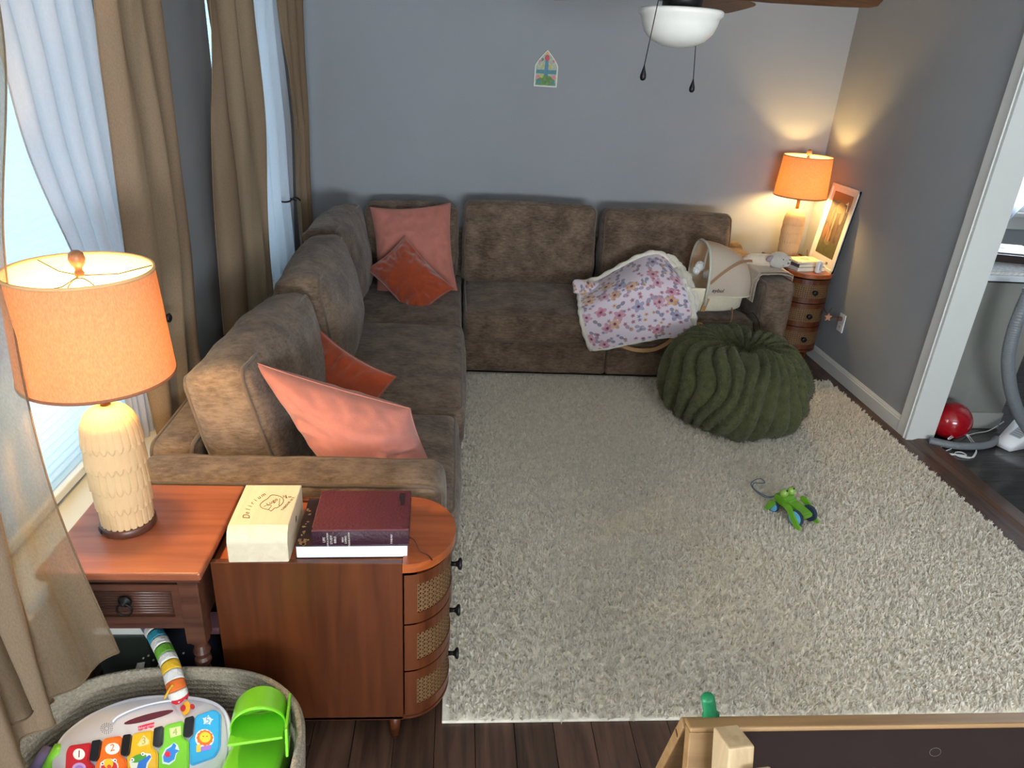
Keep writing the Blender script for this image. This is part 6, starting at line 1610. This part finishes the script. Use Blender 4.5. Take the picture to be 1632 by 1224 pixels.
# grey hose, ribbed
M_HOSE = mat('grey_hose_plastic', (112, 116, 120), 0.45)
def hose(name, pts, r, label):
    P = smooth_path(pts, 14); o = empty(name, tuple(P[0]), label, 'hose')
    dense = []
    for i in range(len(P)-1):
        for j in range(3): dense.append(P[i].lerp(P[i+1], j/3))
    dense.append(P[-1]); n_ = len(dense)
    tube_obj('ribbed_tube', dense, r, M_HOSE, o, 16, rfun=lambda q: r*(1+0.05*math.sin(q*n_*2.1)))
    tube_obj('end_cuff', [P[0], P[0].lerp(P[1], 0.9)], r*1.12, M_HOSE, o, 16)
    return o
hose('flexible_hose', [(2.575, 3.205, 0.021), (2.68, 3.155, 0.021), (2.80, 3.15, 0.021), (2.90, 3.175, 0.022), (2.965, 3.21, 0.035)], 0.020, 'grey flexible hose lying on the dark floor in front of the red ball')
hose('flexible_hose', [tuple(at_y(1642, 462, 3.12)), tuple(at_y(1618, 520, 3.12)), tuple(at_y(1607, 570, 3.12)), tuple(at_y(1610, 615, 3.12)), tuple(at_y(1622, 655, 3.12)), tuple(at_y(1640, 685, 3.12))], 0.030, 'grey flexible hose arching upright beside the counter unit')
# white device with label
dv = empty('white_nozzle_unit', (3.07, 3.10, 0), 'white plastic nozzle unit with printed label joined to the grey hoses', 'appliance')
dmx = tr(3.045, 3.20, 0.0) @ rot('Z', 24)
v = [(-0.09, -0.05, 0.004), (0.12, -0.075, 0.004), (0.12, 0.075, 0.004), (-0.09, 0.04, 0.004), (-0.09, -0.045, 0.05), (0.12, -0.07, 0.135), (0.12, 0.07, 0.135), (-0.09, 0.035, 0.05)]
bm = bmesh.new(); me = py_mesh('nozzle_body', [dmx @ Vector(p) for p in v], [(3, 2, 1, 0), (4, 5, 6, 7), (0, 1, 5, 4), (1, 2, 6, 5), (2, 3, 7, 6), (3, 0, 4, 7)]); bm.from_mesh(me); bmesh.ops.bevel(bm, geom=list(bm.edges), offset=0.008, segments=3, affect='EDGES'); bm.to_mesh(me); bm.free()
link('nozzle_body', me, M_WHITE, dv)
sl = Vector((0.21, 0, 0.085)).normalized(); ln_ = sl.cross(Vector((0, 1, 0))); ln_ = ln_ if ln_.z > 0 else -ln_
def dtop(x, y): return dmx @ (Vector((-0.09, y, 0.0508))+sl*x)
nn = (dmx.to_3x3() @ ln_)
lb = poly_obj('label_sticker', [dtop(a, b) for a, b in ((0.06, -0.045), (0.155, -0.055), (0.155, 0.012), (0.06, 0.012))], 0.0008, nn, mat('grey_label', (168, 170, 174), 0.5), dv)
poly_obj('label_bar', [dtop(a, b)+nn*0.001 for a, b in ((0.145, -0.055), (0.158, -0.056), (0.158, -0.02), (0.145, -0.02))], 0.0006, nn, M_BLACK, lb)
for i in range(4): poly_obj('label_line', [dtop(a, b)+nn*0.001 for a, b in ((0.07+i*0.017, -0.04), (0.074+i*0.017, -0.04), (0.074+i*0.017, 0.005), (0.07+i*0.017, 0.005))], 0.0004, nn, mat('label_print', (120, 122, 126), 0.6), lb)
# white cable
wc = empty('white_cable', (2.75, 3.05, 0), 'thin white cable looped on the dark floor by the grey hose', 'cable')
cpx = [(1600, 672, .03), (1577, 686, .01), (1556, 690, .008), (1541, 693, .012), (1530, 688, .05), (1515, 699, .045), (1512, 698, .05), (1533, 687, .055), (1545, 700, .02), (1556, 717, .004), (1553, 727, .004), (1546, 729, .004), (1522, 725, .004), (1503, 726, .004), (1499, 722, .004), (1509, 718, .006), (1519, 713, .006), (1516, 707, .006), (1507, 707, .006), (1499, 714, .004), (1501, 721, .007), (1522, 724, .007), (1540, 726, .005), (1533, 721, .005), (1523, 721, .006), (1525, 726, .008), (1545, 730, .005), (1553, 724, .006), (1556, 712, .008), (1546, 697, .02), (1536, 688, .045)]
tube_obj('cord', smooth_path([at_z(a, b, max(z, 0.004)) for a, b, z in cpx], 5), 0.0028, M_WHITE, wc, 7)
